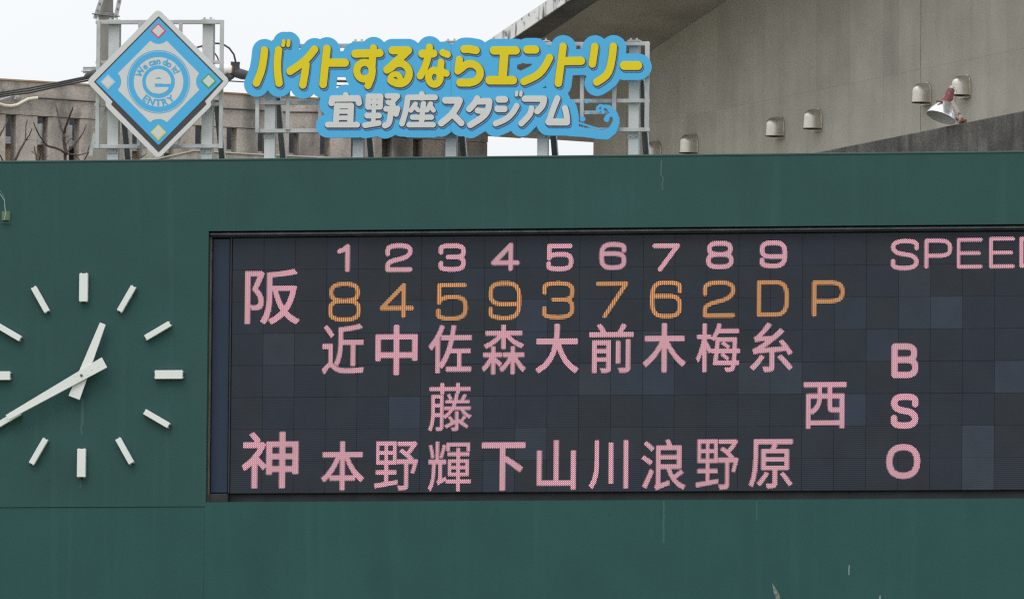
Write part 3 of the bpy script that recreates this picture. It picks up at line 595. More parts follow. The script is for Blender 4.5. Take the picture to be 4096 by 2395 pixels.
dY = stroke_sdf(gx, gy, [s for l in Y for s in l]); dW = stroke_sdf(gx, gy, [s for l in Wt for s in l])
def shifted(strokes, dx, dy): return [[(x+dx, y+dy, r) for x, y, r in s] for s in strokes]
dB = np.minimum(stroke_sdf(gx, gy, shifted([s for l in Y for s in l], 2.4, 6.0)), stroke_sdf(gx, gy, shifted([s for l in Wt for s in l], 1.5, 6.0)))-35.0
dB = np.minimum(dB, stroke_sdf(gx, gy, wave))
# close slim notches the way the cut plate does, then split at the sheet joint
XJ = 1806.0
for lo, hi in ((-1e9, XJ-.5), (XJ+.5, 1e9)):
    F = np.maximum(dB, np.maximum(lo-gx, gx-hi)); mb = MB(); plate(F, 975, 110, step, YS, .03, mb); mb.build('backing_panel', M_blue, sg)
def letter(strokes, face, name):
    xs = [p[0] for s in strokes for p in s]; ys_ = [p[1] for s in strokes for p in s]; x0, x1, y0, y1 = min(xs)-32, max(xs)+36, min(ys_)-32, max(ys_)+38
    X, Yg = grid(x0, x1, y0, y1, 1.25); mb = MB(); F0 = stroke_sdf(X, Yg, strokes)
    lay = [(stroke_sdf(X, Yg, shifted(strokes, 5.0, 9.2))-1.6, 1, .0015), (stroke_sdf(X, Yg, shifted(strokes, 2.8, 5.6))-1.9, 2, .0030), (stroke_sdf(X, Yg, shifted(strokes, 1.3, 3.0))-2.5, 3, .0045), (F0+.3, 0, .0065)]
    for F, mi, t in lay: plate(F, x0, y0, 1.25, YS-.03, t, mb, mi, .12)
    mb.build(name, [face, M_navy, M_pale, M_ink], sg)
for l in Y: letter(l, M_yel, 'yellow_letter')
for l in Wt: letter(l, M_wht, 'white_letter')

# frame of the name sign
def fbar(mb, xa, ya, xb, yb, wpx, y, d, mi=0):
    mb.bar(on_y(xa, ya, y), on_y(xb, yb, y), wpx*pxm, d, up=(0, 1, 0), mi=mi)
ZR = ZW+.013                   # roof of the scoreboard that the posts stand on
def steel_frame(name, label, posts, rails, uprights, stays, loc):
    fr = empty(name, loc, label, 'frame', 'steel frames standing on the scoreboard')
    for (px, ptop, w) in posts:
        t = on_y(px, ptop, YS+.17); x = float(on_y(px, 560, YS+.17)[0]); hw = w*pxm/2; zt = float(t[2]); y0 = YS+.115
        mb = MB(); mb.box(x-hw, x+hw, y0, y0+.008, ZR, zt); mb.box(x-hw, x+hw, y0+.092, y0+.1, ZR, zt); mb.box(x-.004, x+.004, y0+.008, y0+.092, ZR, zt)
        po = mb.build('post', M_galv2, fr)
        mb = MB(); mb.box(x-hw-.012, x+hw+.012, y0-.03, y0+.13, zt+.001, zt+.012); mb.build('cap_plate', M_galv, po); mb = MB(); mb.box(x-.12, x+.12, y0-.06, y0+.16, ZR-.004, ZR+.012); mb.build('base_plate', M_galv, po); mb = MB()
        zr2 = float(on_y(px, rails[-1][2]+14, YS+.1)[2]); mb.box(x-hw-.006, x+hw+.006, y0-.010, y0-.001, zr2-.035, zr2+.005); mb.build('splice_plate', M_galv, po)
        mb = MB()
        for e in (-.6, .6):
            mb.tube([(x+e*hw, y0-.02, zt+.012), (x+e*hw, y0-.02, zt+.03)], .012, 6); mb.tube([(x+e*hw, y0-.022, zr2-.012), (x+e*hw, y0-.009, zr2-.012)], .011, 6)
        mb.build('bolt', M_galv, po)
    for (xa, xb, y0, y1, w) in rails:
        mb = MB(); fbar(mb, xa, y0, xb, y1, w, YS+.075, .045); mb.build('rail', M_galv, fr, bevel=.002)
    for (px, ya, yb, w) in uprights:
        mb = MB(); x = float(on_y(px, 400, YS+.045)[0]); za = float(on_y(px, ya, YS+.045)[2]); zb = float(on_y(px, yb, YS+.045)[2]); mb.box(x-w*pxm/2, x+w*pxm/2, YS+.032, YS+.0515, zb, za); mb.build('upright', M_galv, fr, bevel=.002)
    for (px, ztop) in stays:
        x = float(on_y(px, 560, YS+.17)[0])+.055; zt = float(on_y(px, ztop, YS+.2)[2])
        mb = MB(); a = np.array([x, YS+.23, zt]); b = np.array([x, YS+.78, ZW-.25]); mb.bar(a, b, .060, .012, up=(0, 1, .3)); o = mb.build('stay', M_stay, fr)
        mb = MB(); mb.bar(a+np.array([.034, -.02, 0]), b+np.array([.034, -.02, 0]), .007, .05, up=(0, 1, .3)); mb.build('flange', M_galv, o)
    return fr
f1 = steel_frame('sign_frame', 'long grey steel frame with rust spots behind the name sign', [(1082, 176, 42), (1436, 174, 42), (1807, 172, 42), (2173, 171, 41), (2537, 169, 40)],
    [(1022, 2598, 186, 176, 15), (1022, 2598, 412, 404, 15), (1022, 2598, 524.5, 519.5, 15)],
    [(1030, 178, 532, 15), (1152, 190, 520, 16), (1282, 190, 520, 16), (1620, 190, 520, 16), (1990, 190, 520, 16), (2328, 184, 515, 15), (2457, 184, 515, 16), (2588, 169, 526, 18)],
    [(1082, 390), (1436, 390), (1807, 390), (2173, 390), (2537, 320)], (float(on_y(1800, 640, YS)[0]), YS+.15, ZR))
mb = MB(); fbar(mb, 2330, 451, 2432, 450, 14, YS+.065, .02); mb.build('rail', M_galv, f1)

# ------------------------------------------------------------------ diamond sign
def q1(x, y): return (x/2.104, y/2.104)
dm = empty('diamond_sign', tuple(on_y(635, 625, YS)), 'blue and white diamond sign with ring emblem and four small base squares', 'sign')
gx, gy = grid(350, 920, 40, 640, 1.25)
def poly_sdf(X, Yg, pts):
    d = np.full(X.shape, 1e9); s = np.ones(X.shape); n = len(pts)
    for i in range(n):
        ax, ay = pts[i]; bx_, by = pts[(i+1) % n]
        d = np.minimum(d, seg_dist(X, Yg, (ax, ay, 0), (bx_, by, 0)))
        c1 = Yg >= ay; c2 = Yg < by; c3 = (bx_-ax)*(Yg-ay) > (by-ay)*(X-ax)
        s = np.where((c1 & c2 & c3) | (~c1 & ~c2 & ~c3), -s, s)
    return d*s
black = [q1(*p) for p in ((1335, 138), (1880, 684), (1726, 852), (1738, 880), (1335, 1284), (935, 880), (948, 855), (790, 690))]
F = poly_sdf(gx, gy, black)
mb = MB(); plate(F-20, 350, 40, 1.25, YS, .03, mb); mb.build('backing_panel', M_wht, dm)
Yf = YS-.03
mb = MB(); plate(F, 350, 40, 1.25, Yf, .0015, mb); mb.build('dark_border', M_ink, dm)
blue = [q1(*p) for p in ((1335, 155), (1863, 684), (1335, 1222), (807, 690))]
mb = MB(); plate(poly_sdf(gx, gy, blue), 350, 40, 1.25, Yf, .003, mb); mb.build('blue_field', M_blue, dm)
cx, cy = q1(1335, 690); k1 = 1/2.104
Rg = np.hypot(gx-cx, gy-cy)/k1; Fw = (np.abs(gx-cx)+np.abs(gy-cy))/k1/1.4142-412/1.4142
for bx_, by in ((1335, 275), (1335, 1102), (922, 690), (1750, 690)):
    p = q1(bx_, by); Fw = np.maximum(Fw, 99-np.hypot(gx-p[0], gy-p[1])/k1)
Fw = Fw*k1
mb = MB(); plate(Fw, 350, 40, 1.25, Yf, .0045, mb); mb.build('white_field', M_wht, dm)
gx, gy = grid(cx-135, cx+135, cy-135, cy+135, .75); Rg = np.hypot(gx-cx, gy-cy)/k1; ex = (cx-135, cy-135, .75)
def annulus(a, b): return np.maximum(Rg-b, a-Rg)*k1
mb = MB(); plate(annulus(259.5, 266), *ex, Yf, .006, mb, tol=.1); plate(annulus(209, 254), *ex, Yf, .006, mb, tol=.1); plate((Rg-137)*k1, *ex, Yf, .006, mb, tol=.1); mb.build('ring', M_blue, dm)
est = [[(cx-75*k1, cy-3*k1, 20*k1), (cx+84*k1, cy-3*k1, 20*k1)], [(cx+r_*math.cos(t)*k1, cy-r_*math.sin(t)*k1*.98, w*k1) for t, r_, w in [(math.radians(a), 72, 35 if a < 250 else 31) for a in np.linspace(-2, 318, 30)]]]
mb = MB(); Fe = stroke_sdf(gx, gy, est); Fe = np.maximum(Fe, (gx-(cx+106*k1)))
cut = np.maximum(np.abs(gy-(cy+32*k1))-13*k1, (cx-30*k1)-gx); Fe = np.maximum(Fe, -cut)
plate(Fe, *ex, Yf, .0075, mb, tol=.1); mb.build('letter', M_wht, dm)
for (bx_, by), m in (((1333, 262), M_red), ((910, 693), M_ltb), ((1757, 684), M_grn), ((1334, 1117), M_ylw)):
    p = q1(bx_, by); X, Yg = grid(p[0]-36, p[0]+36, p[1]-36, p[1]+36, .75); D = (np.abs(X-p[0])+np.abs(Yg-p[1]))
    mb = MB(); plate(D-66*k1, p[0]-36, p[1]-36, .75, Yf, .006, mb, 0, .1); plate(D-51*k1, p[0]-36, p[1]-36, .75, Yf, .0075, mb, 1, .1); mb.build('base_mark', [m, M_wht], dm)
def arc_text(txt, rad, a_start, top, size, parent, gap):
    """letters set one after the other round the ring, turning by their own widths"""
    adv = a_start
    for ch in txt:
        if ch == ' ': adv += 7.5; continue
        v, t = glyph_tris(ch); w0, w1 = v[:, 0].min(), v[:, 0].max(); wid = (w1-w0)*size; da = math.degrees(wid/(rad+(.3*size if top else -.3*size)))
        an = math.radians(adv+da/2); adv += da+gap; mb = MB()
        sx = (v[:, 0]-(w0+w1)/2)*size; sy = v[:, 1]*size
        if top: rr = rad+sy; X = cx+(rr*math.sin(an)+sx*math.cos(an))*k1; Yp = cy-(rr*math.cos(an)-sx*math.sin(an))*k1
        else: rr = rad-sy; X = cx+(rr*math.sin(an)+sx*math.cos(an))*k1; Yp = cy+(rr*math.cos(an)-sx*math.sin(an))*k1
        for q, (ox, oy) in enumerate(((-2.8, 0), (2.8, 0), (0, -2.4), (0, 2.4))):
            Pp = ys_arr(np.stack([X+ox*k1, Yp+oy*k1], 1), Yf-.006-.0004*q); mb.add(Pp, [tuple(z) for z in t])
        mb.build('letter', M_blue, parent)
arc_text('We can do it!', 149, -75, True, 76, dm, 1.6)
arc_text('ENTRY', 202, -43, False, 80, dm, 4.0)
f2 = steel_frame('sign_frame', 'square grey steel frame behind the diamond sign', [(455, 88, 43), (831, 86, 43)],
    [(384, 894, 90, 89, 16), (384, 894, 251, 249, 12), (380, 890, 420, 417, 15), (378, 888, 587, 585, 15)],
    [(391, 84, 594, 15), (557, 96, 585, 14), (720, 96, 585, 14), (885, 82, 594, 16)], [(462, 420), (838, 400)], (float(on_y(635, 640, YS)[0]), YS+.15, ZR))
for xa, ya, xb, yb, w in ((900, 905, 838, 1075, 24), (800, 1120, 762, 1312, 30)):
    mb = MB(); fbar(mb, *q1(xa, ya), *q1(xb, yb), w/2.104, YS+.125, .01); mb.build('brace', M_galv, f2)

# ------------------------------------------------------------------ what stands behind: directions in the ground plan
RH = np.array([math.cos(YAW), -math.sin(YAW), 0]); FH = np.array([math.sin(YAW), math.cos(YAW), 0]); UP = np.array([0, 0, 1.0])
def solve_angle(pa, pb, dist, side):
    """angle of a vertical wall in plan so that the two pixels lie at one height on it"""
    lo, hi = 0.0, 1.45
    p0 = at_dist(*pa, dist)
    def g(a):
        n = np.array(side*math.sin(a)*RH-math.cos(a)*FH); return on_plane(*pb, p0, n)[2]-p0[2]
    for _ in range(60):
        m = (lo+hi)/2
        if g(lo)*g(m) <= 0: hi = m
        else: lo = m
    return (lo+hi)/2, p0
# slotted concrete wall on the left, running away to the right
aS, PS = solve_angle((0, 320), (994, 380), 150.0, 1)
tS = math.cos(aS)*RH+math.sin(aS)*FH; nS = math.sin(aS)*RH-math.cos(aS)*FH
def sS(px, py=520): return float(np.dot(on_plane(px, py, PS, nS)-PS, tS))
def zS(px, py): return float(on_plane(px, py, PS, nS)[2])
def slab(mb, s0, s1, q0, q1_, z0, z1, t, n, P0, mi=0):   # box in wall coordinates (s along, q towards viewer)
    pt = lambda s, q, z: P0*np.array([1, 1, 0])+t*s+n*q+UP*z
    mb.hexa([pt(s0, q0, z0), pt(s1, q0, z0), pt(s1, q1_, z0), pt(s0, q1_, z0), pt(s0, q0, z1), pt(s1, q0, z1), pt(s1, q1_, z1), pt(s0, q1_, z1)], mi)
sl = empty('slotted_concrete_wall', tuple(PS*np.array([1, 1, 0])+UP*BANK), 'weathered concrete wall with upright slabs and open slots between them', 'wall')
zt, zb_ = zS(0, 321), zS(64.5, 459.5)
pitch = (sS(318.6)-sS(64.5))/2; wsl = sS(150.4)-sS(64.5); sA = sS(64.5); sEnd = sS(1950, 590)
mb = MB(); slab(mb, sA-7*pitch, sEnd, -.22, .012, zb_+.004, zt, tS, nS, PS); mb.build('beam', M_conc, sl)
mb = MB(); slab(mb, sA-7*pitch, sEnd, -.24, .03, zt, zt+.02, tS, nS, PS); mb.build('coping', M_moss, sl)
kk = -6; 
while True:
    s0 = sA+kk*pitch
    if s0 > sEnd-.1: break
    s1 = min(s0+wsl, sEnd); last = s0 > sS(1690, 590)
    if last: s1 = sEnd
    mb = MB(); slab(mb, s0, s1, -.2, 0, BANK-.2, zb_, tS, nS, PS); slab(mb, s0+.03, s1+.0, -.26, -.2, BANK-.2, zb_, tS, nS, PS); mb.build('slab', M_conc, sl, bevel=.006)
    if last: break
    kk += 1
mb = MB(); slab(mb, sS(1480, 590), sEnd-.02, -.32, -.262, BANK-.2, zb_+.3, tS, nS, PS); mb.build('infill_panel', M_conc, sl)
mb = MB(); slab(mb, sA-6*pitch, sEnd-.4, -.25, -.06, BANK-.2, BANK+1.2, tS, nS, PS); mb.build('plinth', M_conc, sl)
# the shed seen in slivers through the slots
sh = empty('storage_shed', tuple((PS-nS*.9)*np.array([1, 1, 0])+UP*BANK), 'dark shed with white rail and rusty cream sheets behind the slotted wall', 'shed')
mb = MB(); slab(mb, sA-5*pitch, sEnd-.95, -1.15, -.9, BANK, zb_+.3, tS, nS, PS); mb.build('wall', M_shed, sh)
mb = MB(); slab(mb, sA-5*pitch, sEnd-.95, -.895, -.8, zS(40, 547), zS(40, 519), tS, nS, PS); mb.build('rail', M_shedw, sh)
for q in range(-4, 13, 2):
    if q == 2: continue
    mb = MB(); slab(mb, sA+q*pitch-.1, sA+(q+1.86)*pitch-.1, -.893, -.84, zS(40, 640), zS(40, 548), tS, nS, PS); mb.build('sheet', M_shedr, sh)
mb = MB(); slab(mb, sA+1.4*pitch, sA+2.4*pitch, -.83, -.7, zS(290, 560), zS(290, 476), tS, nS, PS); mb.build('locker', M_shedw, sh)

# low parapet in front of it
dP = 124.0
pts = [at_dist(x, y, dP) for x, y in ((560, 640), (632, 637), (779.5, 604), (1000, 618), (1418, 637.5), (1500, 645))]
lp = empty('low_parapet', tuple(pts[2]*np.array([1, 1, 0])+UP*BANK), 'low dark concrete parapet with thin pale edge behind the sign posts', 'parapet')
mb = MB(); n = len(pts); back = FH*.25
low = [p*np.array([1, 1, 0])+UP*(BANK-.3) for p in pts]
mb.add(pts+low+[p+back for p in pts]+[p+back for p in low], [(i, i+1, n+i+1, n+i) for i in range(n-1)]+[(2*n+i, 3*n+i, 3*n+i+1, 2*n+i+1) for i in range(n-1)]+[(i, 2*n+i, 2*n+i+1, i+1) for i in range(n-1)]+[(0, n, 3*n, 2*n), (n-1, 3*n-1, 4*n-1, 2*n-1)]); mb.build('wall', M_conc, lp)
mb = MB()
for i in range(n-1): mb.bar(pts[i]+UP*.006+back*.48, pts[i+1]+UP*.006+back*.48, .27, .014, up=(0, 0, 1))
mb.build('coping', M_cap, lp)

# ------------------------------------------------------------------ concrete hall at the right
aH, PH = solve_angle((2607.7, 494), (3488, 316.7), 150.0, -1)
tH = math.cos(aH)*RH-math.sin(aH)*FH; nH = -math.sin(aH)*RH-math.cos(aH)*FH
def pH(px, py): return on_plane(px, py, PH, nH)
def sH(px, py=300): return float(np.dot(pH(px, py)-PH, tH))
hall = empty('concrete_hall', tuple(PH*np.array([1, 1, 0])+UP*BANK), 'grey board-marked concrete hall with sloping overhanging roof', 'building')
A, B = pH(2912, 0), pH(2595, 210); Td = (A-B)/np.linalg.norm(A-B); NR_ = np.cross(Td, nH); NR_ /= np.linalg.norm(NR_)
def roofz(s): return float(B[2]+(s-np.dot(B-PH, tH))*(Td[2]/np.dot(Td, tH)))
def rc(px, py):
    p = on_plane(px, py, B, NR_)-B; q = np.dot(p, nH); pp = p-nH*q; return float(np.dot(pp, Td)), float(q)
qF = np.mean([rc(2043, 156)[1], rc(2269, 0)[1]]); sLow = np.mean([rc(1950, 550)[0], rc(2374, 571.7)[0], rc(2150, 558)[0]])
sHi = 26.0; TH = .17
def rp(s, q, dz): return B+Td*s+nH*q+UP*dz
def rbox(mb, s0, s1, qa, qb, z0, z1, mi=0):
    mb.hexa([rp(s0, qa, z0), rp(s1, qa, z0), rp(s1, qb, z0), rp(s0, qb, z0), rp(s0, qa, z1), rp(s1, qa, z1), rp(s1, qb, z1), rp(s0, qb, z1)], mi)
ro = MB(); rbox(ro, sLow, sHi, -6.0, qF-.022, .014, TH); roof = ro.build('roof', M_soffit, hall)
# soffit boards
nb = 4; qs = np.linspace(-.02, qF-.42, nb)
for i in range(nb-1):
    for j in range(8):
        s0 = sLow+.01+j*3.2; mb = MB(); rbox(mb, s0, min(s0+3.19, sHi), qs[i]+.001, qs[i+1]-.001, rng.uniform(0, .003), .0135); mb.build('soffit_panel', M_soffit, roof)
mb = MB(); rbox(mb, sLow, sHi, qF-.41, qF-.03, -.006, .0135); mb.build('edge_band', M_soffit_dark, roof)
mb = MB(); rbox(mb, sLow-.02, sHi, qF-.02, qF, -.015, TH+.01); mb.build('fascia', M_fascia, roof)
# wall panels cast against boards
seams = [2374, 2505, 2607.7, 2737.5, 2867, 3000, 3133, 3266, 3399, 3535, 3594, 3684, 3744, 3884, 4026, 4160, 4300, 4450]
zJ = float(pH(2607.7, 494)[2]); zJ2 = zJ+3.4
mb = MB(); sa, sb_ = sH(seams[0])+.01, sH(seams[-1])
P0 = PH*np.array([1, 1, 0])
def wquad(mb, s0, s1, q0, q1_, zlo, zh0, zh1):
    pt = lambda s, q, z: P0+tH*s+nH*q+UP*z
    mb.hexa([pt(s0, q0, zlo), pt(s1, q0, zlo), pt(s1, q1_, zlo), pt(s0, q1_, zlo), pt(s0, q0, zh0), pt(s1, q0, zh1), pt(s1, q1_, zh1), pt(s0, q1_, zh0)])
wquad(mb, sa, sb_, -.35, -.022, BANK-.2, roofz(sa)+.02, roofz(sb_)+.02); core = mb.build('wall', M_panel, hall)
for i in range(len(seams)-1):
    s0, s1 = sH(seams[i])+.0008, sH(seams[i+1])-.0008
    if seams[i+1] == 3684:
        s1 -= .012; mb = MB(); wquad(mb, s1+.0005, s1+.013, -.0215, -.008, BANK-.2, roofz(s1), roofz(s1)); mb.build('joint_shade_strip', M_dark, core)  # near-black strip stands in for the shade inside this deep joint
    off = rng.uniform(0, .003)
    r0, r1 = roofz(s0)-.001, roofz(s1)-.001
    if i < 2:
        mb = MB(); wquad(mb, s0, s1, -.02, -.012 if i else -.006, BANK-.2, r0, r1); mb.build('wall_panel', M_panel, core); continue
    mb = MB(); wquad(mb, s0, s1, -.02, off, BANK-.2, zJ-.0004, zJ-.0004); mb.build('wall_panel', M_panel, core)
    mb = MB(); wquad(mb, s0, s1, -.02, off+.0015, zJ+.0004, r0, r1); mb.build('wall_panel', M_panel, core)
# vent hoods
def make_hood():
    root = bpy.data.objects.new('vent_hood', None); COL.objects.link(root)
    w, d, hc, hd = .098, .215, .122, .138     # half width, depth, straight height, dome height
    mb = MB(); nu, nv = 20, 9; vs = []
    for j in range(nv+6):
        if j < 6: z = -hc+hc*j/5; k = 1.0+.05*(1-j/5); kd = 1.0+.03*(1-j/5)
        else:
            f = math.sin((j-5)/nv*math.pi/2); z = hd*f; k = max(0, 1-f**2.3)**(1/2.3); kd = max(0, 1-f**2.8)**(1/2.8)
        for i in range(nu+1):
            a = math.pi*i/nu; vs.append((w*k*math.cos(a), -d*kd*math.sin(a)**.75 if 0 < i < nu else 0, z))
    m = nu+1
    mb.add(vs, [(j*m+i, j*m+i+1, (j+1)*m+i+1, (j+1)*m+i) for j in range(nv+5) for i in range(nu)], 0, True)
    cw = mb.build('cowl', M_hood, root)
    mb = MB(); mb.tube([vs[i] for i in range(0, nu+1)], .003, 6); mb.build('rim', M_rust, root)
    mb = MB(); mb.add([(w*.97*math.cos(math.pi*i/nu), -d*.97*math.sin(math.pi*i/nu)**.8 if 0 < i < nu else 0, -hc+.012) for i in range(nu+1)], [tuple(range(nu+1))]); mb.build('mesh_screen', M_dark, root, recalc=False)
    mb = MB(); out = [((w+.012)*math.cos(math.pi*i/nu), (hd+.012)*math.sin(math.pi*i/nu)) for i in range(nu+1)]; n2 = len(out)
    poly = out+[(-(w+.012), -hc-.03), (w+.012, -hc-.03)]
    mb.prism(poly, -.012, 0); mb.build('flange', M_hood, root)
    mb = MB(); mb.box(-.07, .07, -.075, -.012, -hc-.035, -hc-.022); mb.build('drip_lip', M_hood, root)
    return root
def copy_tree(o, parent=None):
    c = o.copy(); COL.objects.link(c); c.parent = parent
    for ch in list(o.children): copy_tree(ch, c)
    return c
hood = make_hood(); rotH = math.atan2(tH[1], tH[0])
H4 = lambda x, y: (2500+x/1.579, y/1.579)
hoods = [(208, 958, 'dented aluminium vent hood half hidden behind the green wall edge'), (440, 912, 'aluminium vent hood with rusty rim just above the green wall'), (986, 805, 'aluminium vent hood lower of the middle pair on concrete wall'), (1224, 757, 'aluminium vent hood with orange rust spot on its flange'), (1911, 592, 'aluminium vent hood over the dark wall seam left of floodlight'), (2161, 545, 'aluminium vent hood right behind the red floodlight')]
for i, (x, y, lb) in enumerate(hoods):
    o = hood if i == 0 else copy_tree(hood)
    p = pH(*H4(x, y)); o.location = Vector(p+nH*.004); o.rotation_euler.z = rotH; tag(o, lb, 'vent hood', 'vent hoods on the concrete hall')

# dark ramp parapet in front of the hall
QP = 2.6
PP = PH+nH*QP
zP = float(on_plane(3650, 531, PP, nH)[2])
def sP(px, py): return float(np.dot(on_plane(px, py, PP, nH)-PP, tH))
mb = MB(); pt = lambda s, q, z: PP*np.array([1, 1, 0])+tH*s+nH*q+UP*z
s0, s1 = sP(3000, 660), sP(4500, 360)
zA, zB2 = float(on_plane(3215, 620, PP, nH)[2]), float(on_plane(4096, 443, PP, nH)[2]); sA2, sB2 = sP(3215, 620), sP(4096, 443)
zz = lambda s: zA+(zB2-zA)*(s-sA2)/(sB2-sA2)
mb.hexa([pt(s0, -.25, BANK-.2), pt(s1, -.25, BANK-.2), pt(s1, 0, BANK-.2), pt(s0, 0, BANK-.2), pt(s0, -.25, zz(s0)), pt(s1, -.25, zz(s1)), pt(s1, 0, zz(s1)), pt(s0, 0, zz(s0))])
tag(mb.build('ramp_parapet', M_parapet, bevel=.012), 'black stained rough concrete parapet rising beside the hall wall', 'parapet')
p = pt(sP(3199, 622), -.1, zz(sP(3199, 622))); mb = MB(); wd = tH
for i, (dx, lean, h) in enumerate(((0, .01, .075), (.012, .03, .05), (-.01, -.025, .045))):
    b = p+wd*dx; mb.add([b-wd*.008, b+wd*.008, b+wd*(.007+lean*.5)+UP*h*.7, b+wd*lean+UP*h, b+wd*(-.005+lean*.5)+UP*h*.7], [(0, 1, 2, 3, 4)])
tag(mb.build('weed', M_leaf, recalc=False), 'tiny green weed sprouting on the stained parapet edge', 'plant')

# floodlight on the parapet
F6 = lambda x, y: (3650+x/6.137, 280+y/6.137)
b0 = on_plane(*F6(1200, 1262), PP-nH*.1, nH); dL = float(np.dot(b0-CAM, CF))
def fl(x, y, off=0.0): return at_dist(*F6(x, y), dL)+FH*off
kx = dL/FOC/6.137
floodl = empty('floodlight', tuple(b0), 'old floodlight with silver reflector and peeling red housing on the parapet', 'floodlight')
oc = fl(697, 1168); tip = fl(985, 390); ax = tip-oc; ax = ax/np.linalg.norm(ax)*.955+FH*.297; ax /= np.linalg.norm(ax)
L_ = 830*kx/.955; R0 = 368*kx
mb = MB(); mb.lathe(oc, ax, [(.0, R0), (.004, R0*1.01), (.012, R0), (.12*L_, R0*.93), (.25*L_, R0*.77), (.38*L_, R0*.57), (.47*L_, R0*.43), (.475*L_, R0*.36)], 40); mb.build('reflector', M_refl, floodl)
mb = MB(); mb.lathe(oc+ax*.003, ax, [(.0, R0*.985), (.12*L_, R0*.91), (.25*L_, R0*.75), (.4*L_, R0*.5), (.41*L_, 0)], 40); mb.build('reflector_lining', M_reflin, floodl)
mb = MB(); mb.lathe(oc+ax*.478*L_, ax, [(0, R0*.37), (.012, R0*.365), (.42*L_, R0*.245), (.425*L_, R0*.16)], 28); mb.build('housing', M_redp, floodl)
mb = MB(); mb.lathe(oc+ax*.90*L_, ax, [(0, R0*.185), (.085*L_, R0*.18), (.09*L_, R0*.15), (.095*L_, 0)], 20); mb.build('cap', M_pinkp, floodl)
mb = MB(); mb.lathe(oc+ax*.455*L_, ax, [(0, R0*.445), (.02*L_, R0*.455), (.035*L_, R0*.40)], 28)
mb.bar(fl(575, 785, -.06), fl(740, 800, -.06), 36*kx, .03, up=FH); mb.build('clamp_ring', M_rust, floodl)
mb = MB(); mb.bar(fl(968, 780, -.085), fl(1225, 1262, -.06), 92*kx, .012, up=FH); mb.bar(fl(930, 890, .085), fl(1165, 1275, .06), 92*kx, .012, up=FH); mb.build('yoke', M_pinkp, floodl, bevel=.002)
mb = MB(); mb.bar(fl(1140, 1282, -.07), fl(1330, 1246, -.07), 40*kx, .03, up=FH); mb.bar(fl(1150, 1285, .07), fl(1330, 1250, .07), 40*kx, .03, up=FH); mb.tube([fl(1240, 1262, -.08), fl(1240, 1262, .08)], 24*kx, 10); mb.build('mount', M_rust, floodl)
mb = MB(); mb.tube([fl(1050, 480, -.05), fl(1078, 530, -.05), fl(1060, 650, -.05), fl(1035, 780, -.06)], 4.5*kx, 6); mb.build('lead_wire', M_cable, floodl)

# ------------------------------------------------------------------ utility pole and cables
Z1 = lambda x, y: (x/2.104, y/2.104)
dO = 134.0
def po(x, y, off=0.0): return at_dist(*Z1(x, y), dO+off)
bs = po(888, 1340); bs = np.array([bs[0], bs[1], BANK-.2]); tp = po(902, -260)
up_ = empty('utility_pole', tuple(bs), 'round concrete utility pole with steel stays behind the diamond sign', 'utility pole')
mb = MB(); mb.tube([bs, po(890, 900), po(893, 135)], [.125, .105, .093], 24); mb.build('shaft', M_pole, up_)
mb = MB(); mb.tube([po(893, 134), po(895, -60), tp], [.086, .082, .078], 24); mb.build('upper_shaft', M_pole, up_)
def angle_bar(x0, y0, x1, y1, w, off):
    mb = MB(); a, b = po(x0, y0, off), po(x1, y1, off); mb.bar(a, b, w/2.104*dO/FOC, .008, up=FH); o = mb.build('stay', M_galv, up_)
    mb = MB()
    for t in (.08, .25, .45): 
        c = b+(a-b)*t; mb.tube([c-FH*.02, c-FH*.001], .012, 6)
    mb.build('bolt', M_stay, o)
    return o
angle_bar(890, -120, 800, 162, 38, -.16); angle_bar(1040, -160, 972, 158, 36, -.14)
mb = MB(); mb.lathe(po(893, 128)-UP*.02, UP, [(0, .099), (.0, .104), (.04, .104), (.04, .097)], 24); mb.tube([po(775, 118, -.17), po(1008, 140, -.17)], .008, 8); mb.build('band', M_stay, up_)
mb = MB(); a, b = po(700, 592, -.12), po(900, 590, -.12); mb.bar(a, b, 52/2.104*dO/FOC, .05, up=FH); mb.tube([po(683, 600, -.15), po(800, 600, -.15)], .008, 6); mb.tube([po(700, 570, -.14), po(800, 566, -.14)], .006, 6); mb.build('crossarm_bracket', M_galv, up_)
mb = MB(); mb.bar(po(880, 590, -.05), po(1905, 596, -.05), 40/2.104*dO/FOC, .06, up=FH); mb.build('crossarm', M_galv, up_)
for i, (y0, y1) in enumerate(((780, 650), (796, 662), (812, 676))):
    P_ = [(-500, y0+95), (-250, y0+48), (0, y0), (250, y0-38+4*i), (500, y0-86), (715+20*i, y1)]
    mb = MB(); mb.tube([po(x, y, -.2+.05*i) for x, y in P_]+[po(800, 632+8*i, -.2+.05*i)], .0115, 8)
    tag(mb.build('power_cable', M_cable), ('uppermost', 'middle', 'lowest')[i]+' of three thick black power cables running to the pole bracket', 'cable', 'power cables at the pole')
mb = MB(); mb.tube([po(712, 652, -.2), po(745, 640, -.2), po(800, 618, -.2), po(850, 595, -.2)], [.022, .05, .045, .03], 12); tag(mb.build('cable_clamp', M_rubber), 'black rubber cable clamp at the left pole bracket', 'clamp')
ins = empty('insulator', tuple(po(1905, 596, -.1)), 'white porcelain insulator with brown ring at the diamond right corner', 'insulator')
mb = MB(); mb.lathe(po(1860, 590, -.1), RH, [(0, .03), (.01, .06), (.1, .065), (.13, .06)], 20); mb.build('body', M_porc, ins)
mb = MB(); mb.lathe(po(1860, 590, -.1)+RH*.13, RH, [(0, .066), (.02, .066), (.02, .03)], 20); mb.build('ring', M_brown, ins)
cn = empty('cable_connector', tuple(po(1985, 620, -.1)), 'black moulded cable connector with upright branch between the two signs', 'connector')
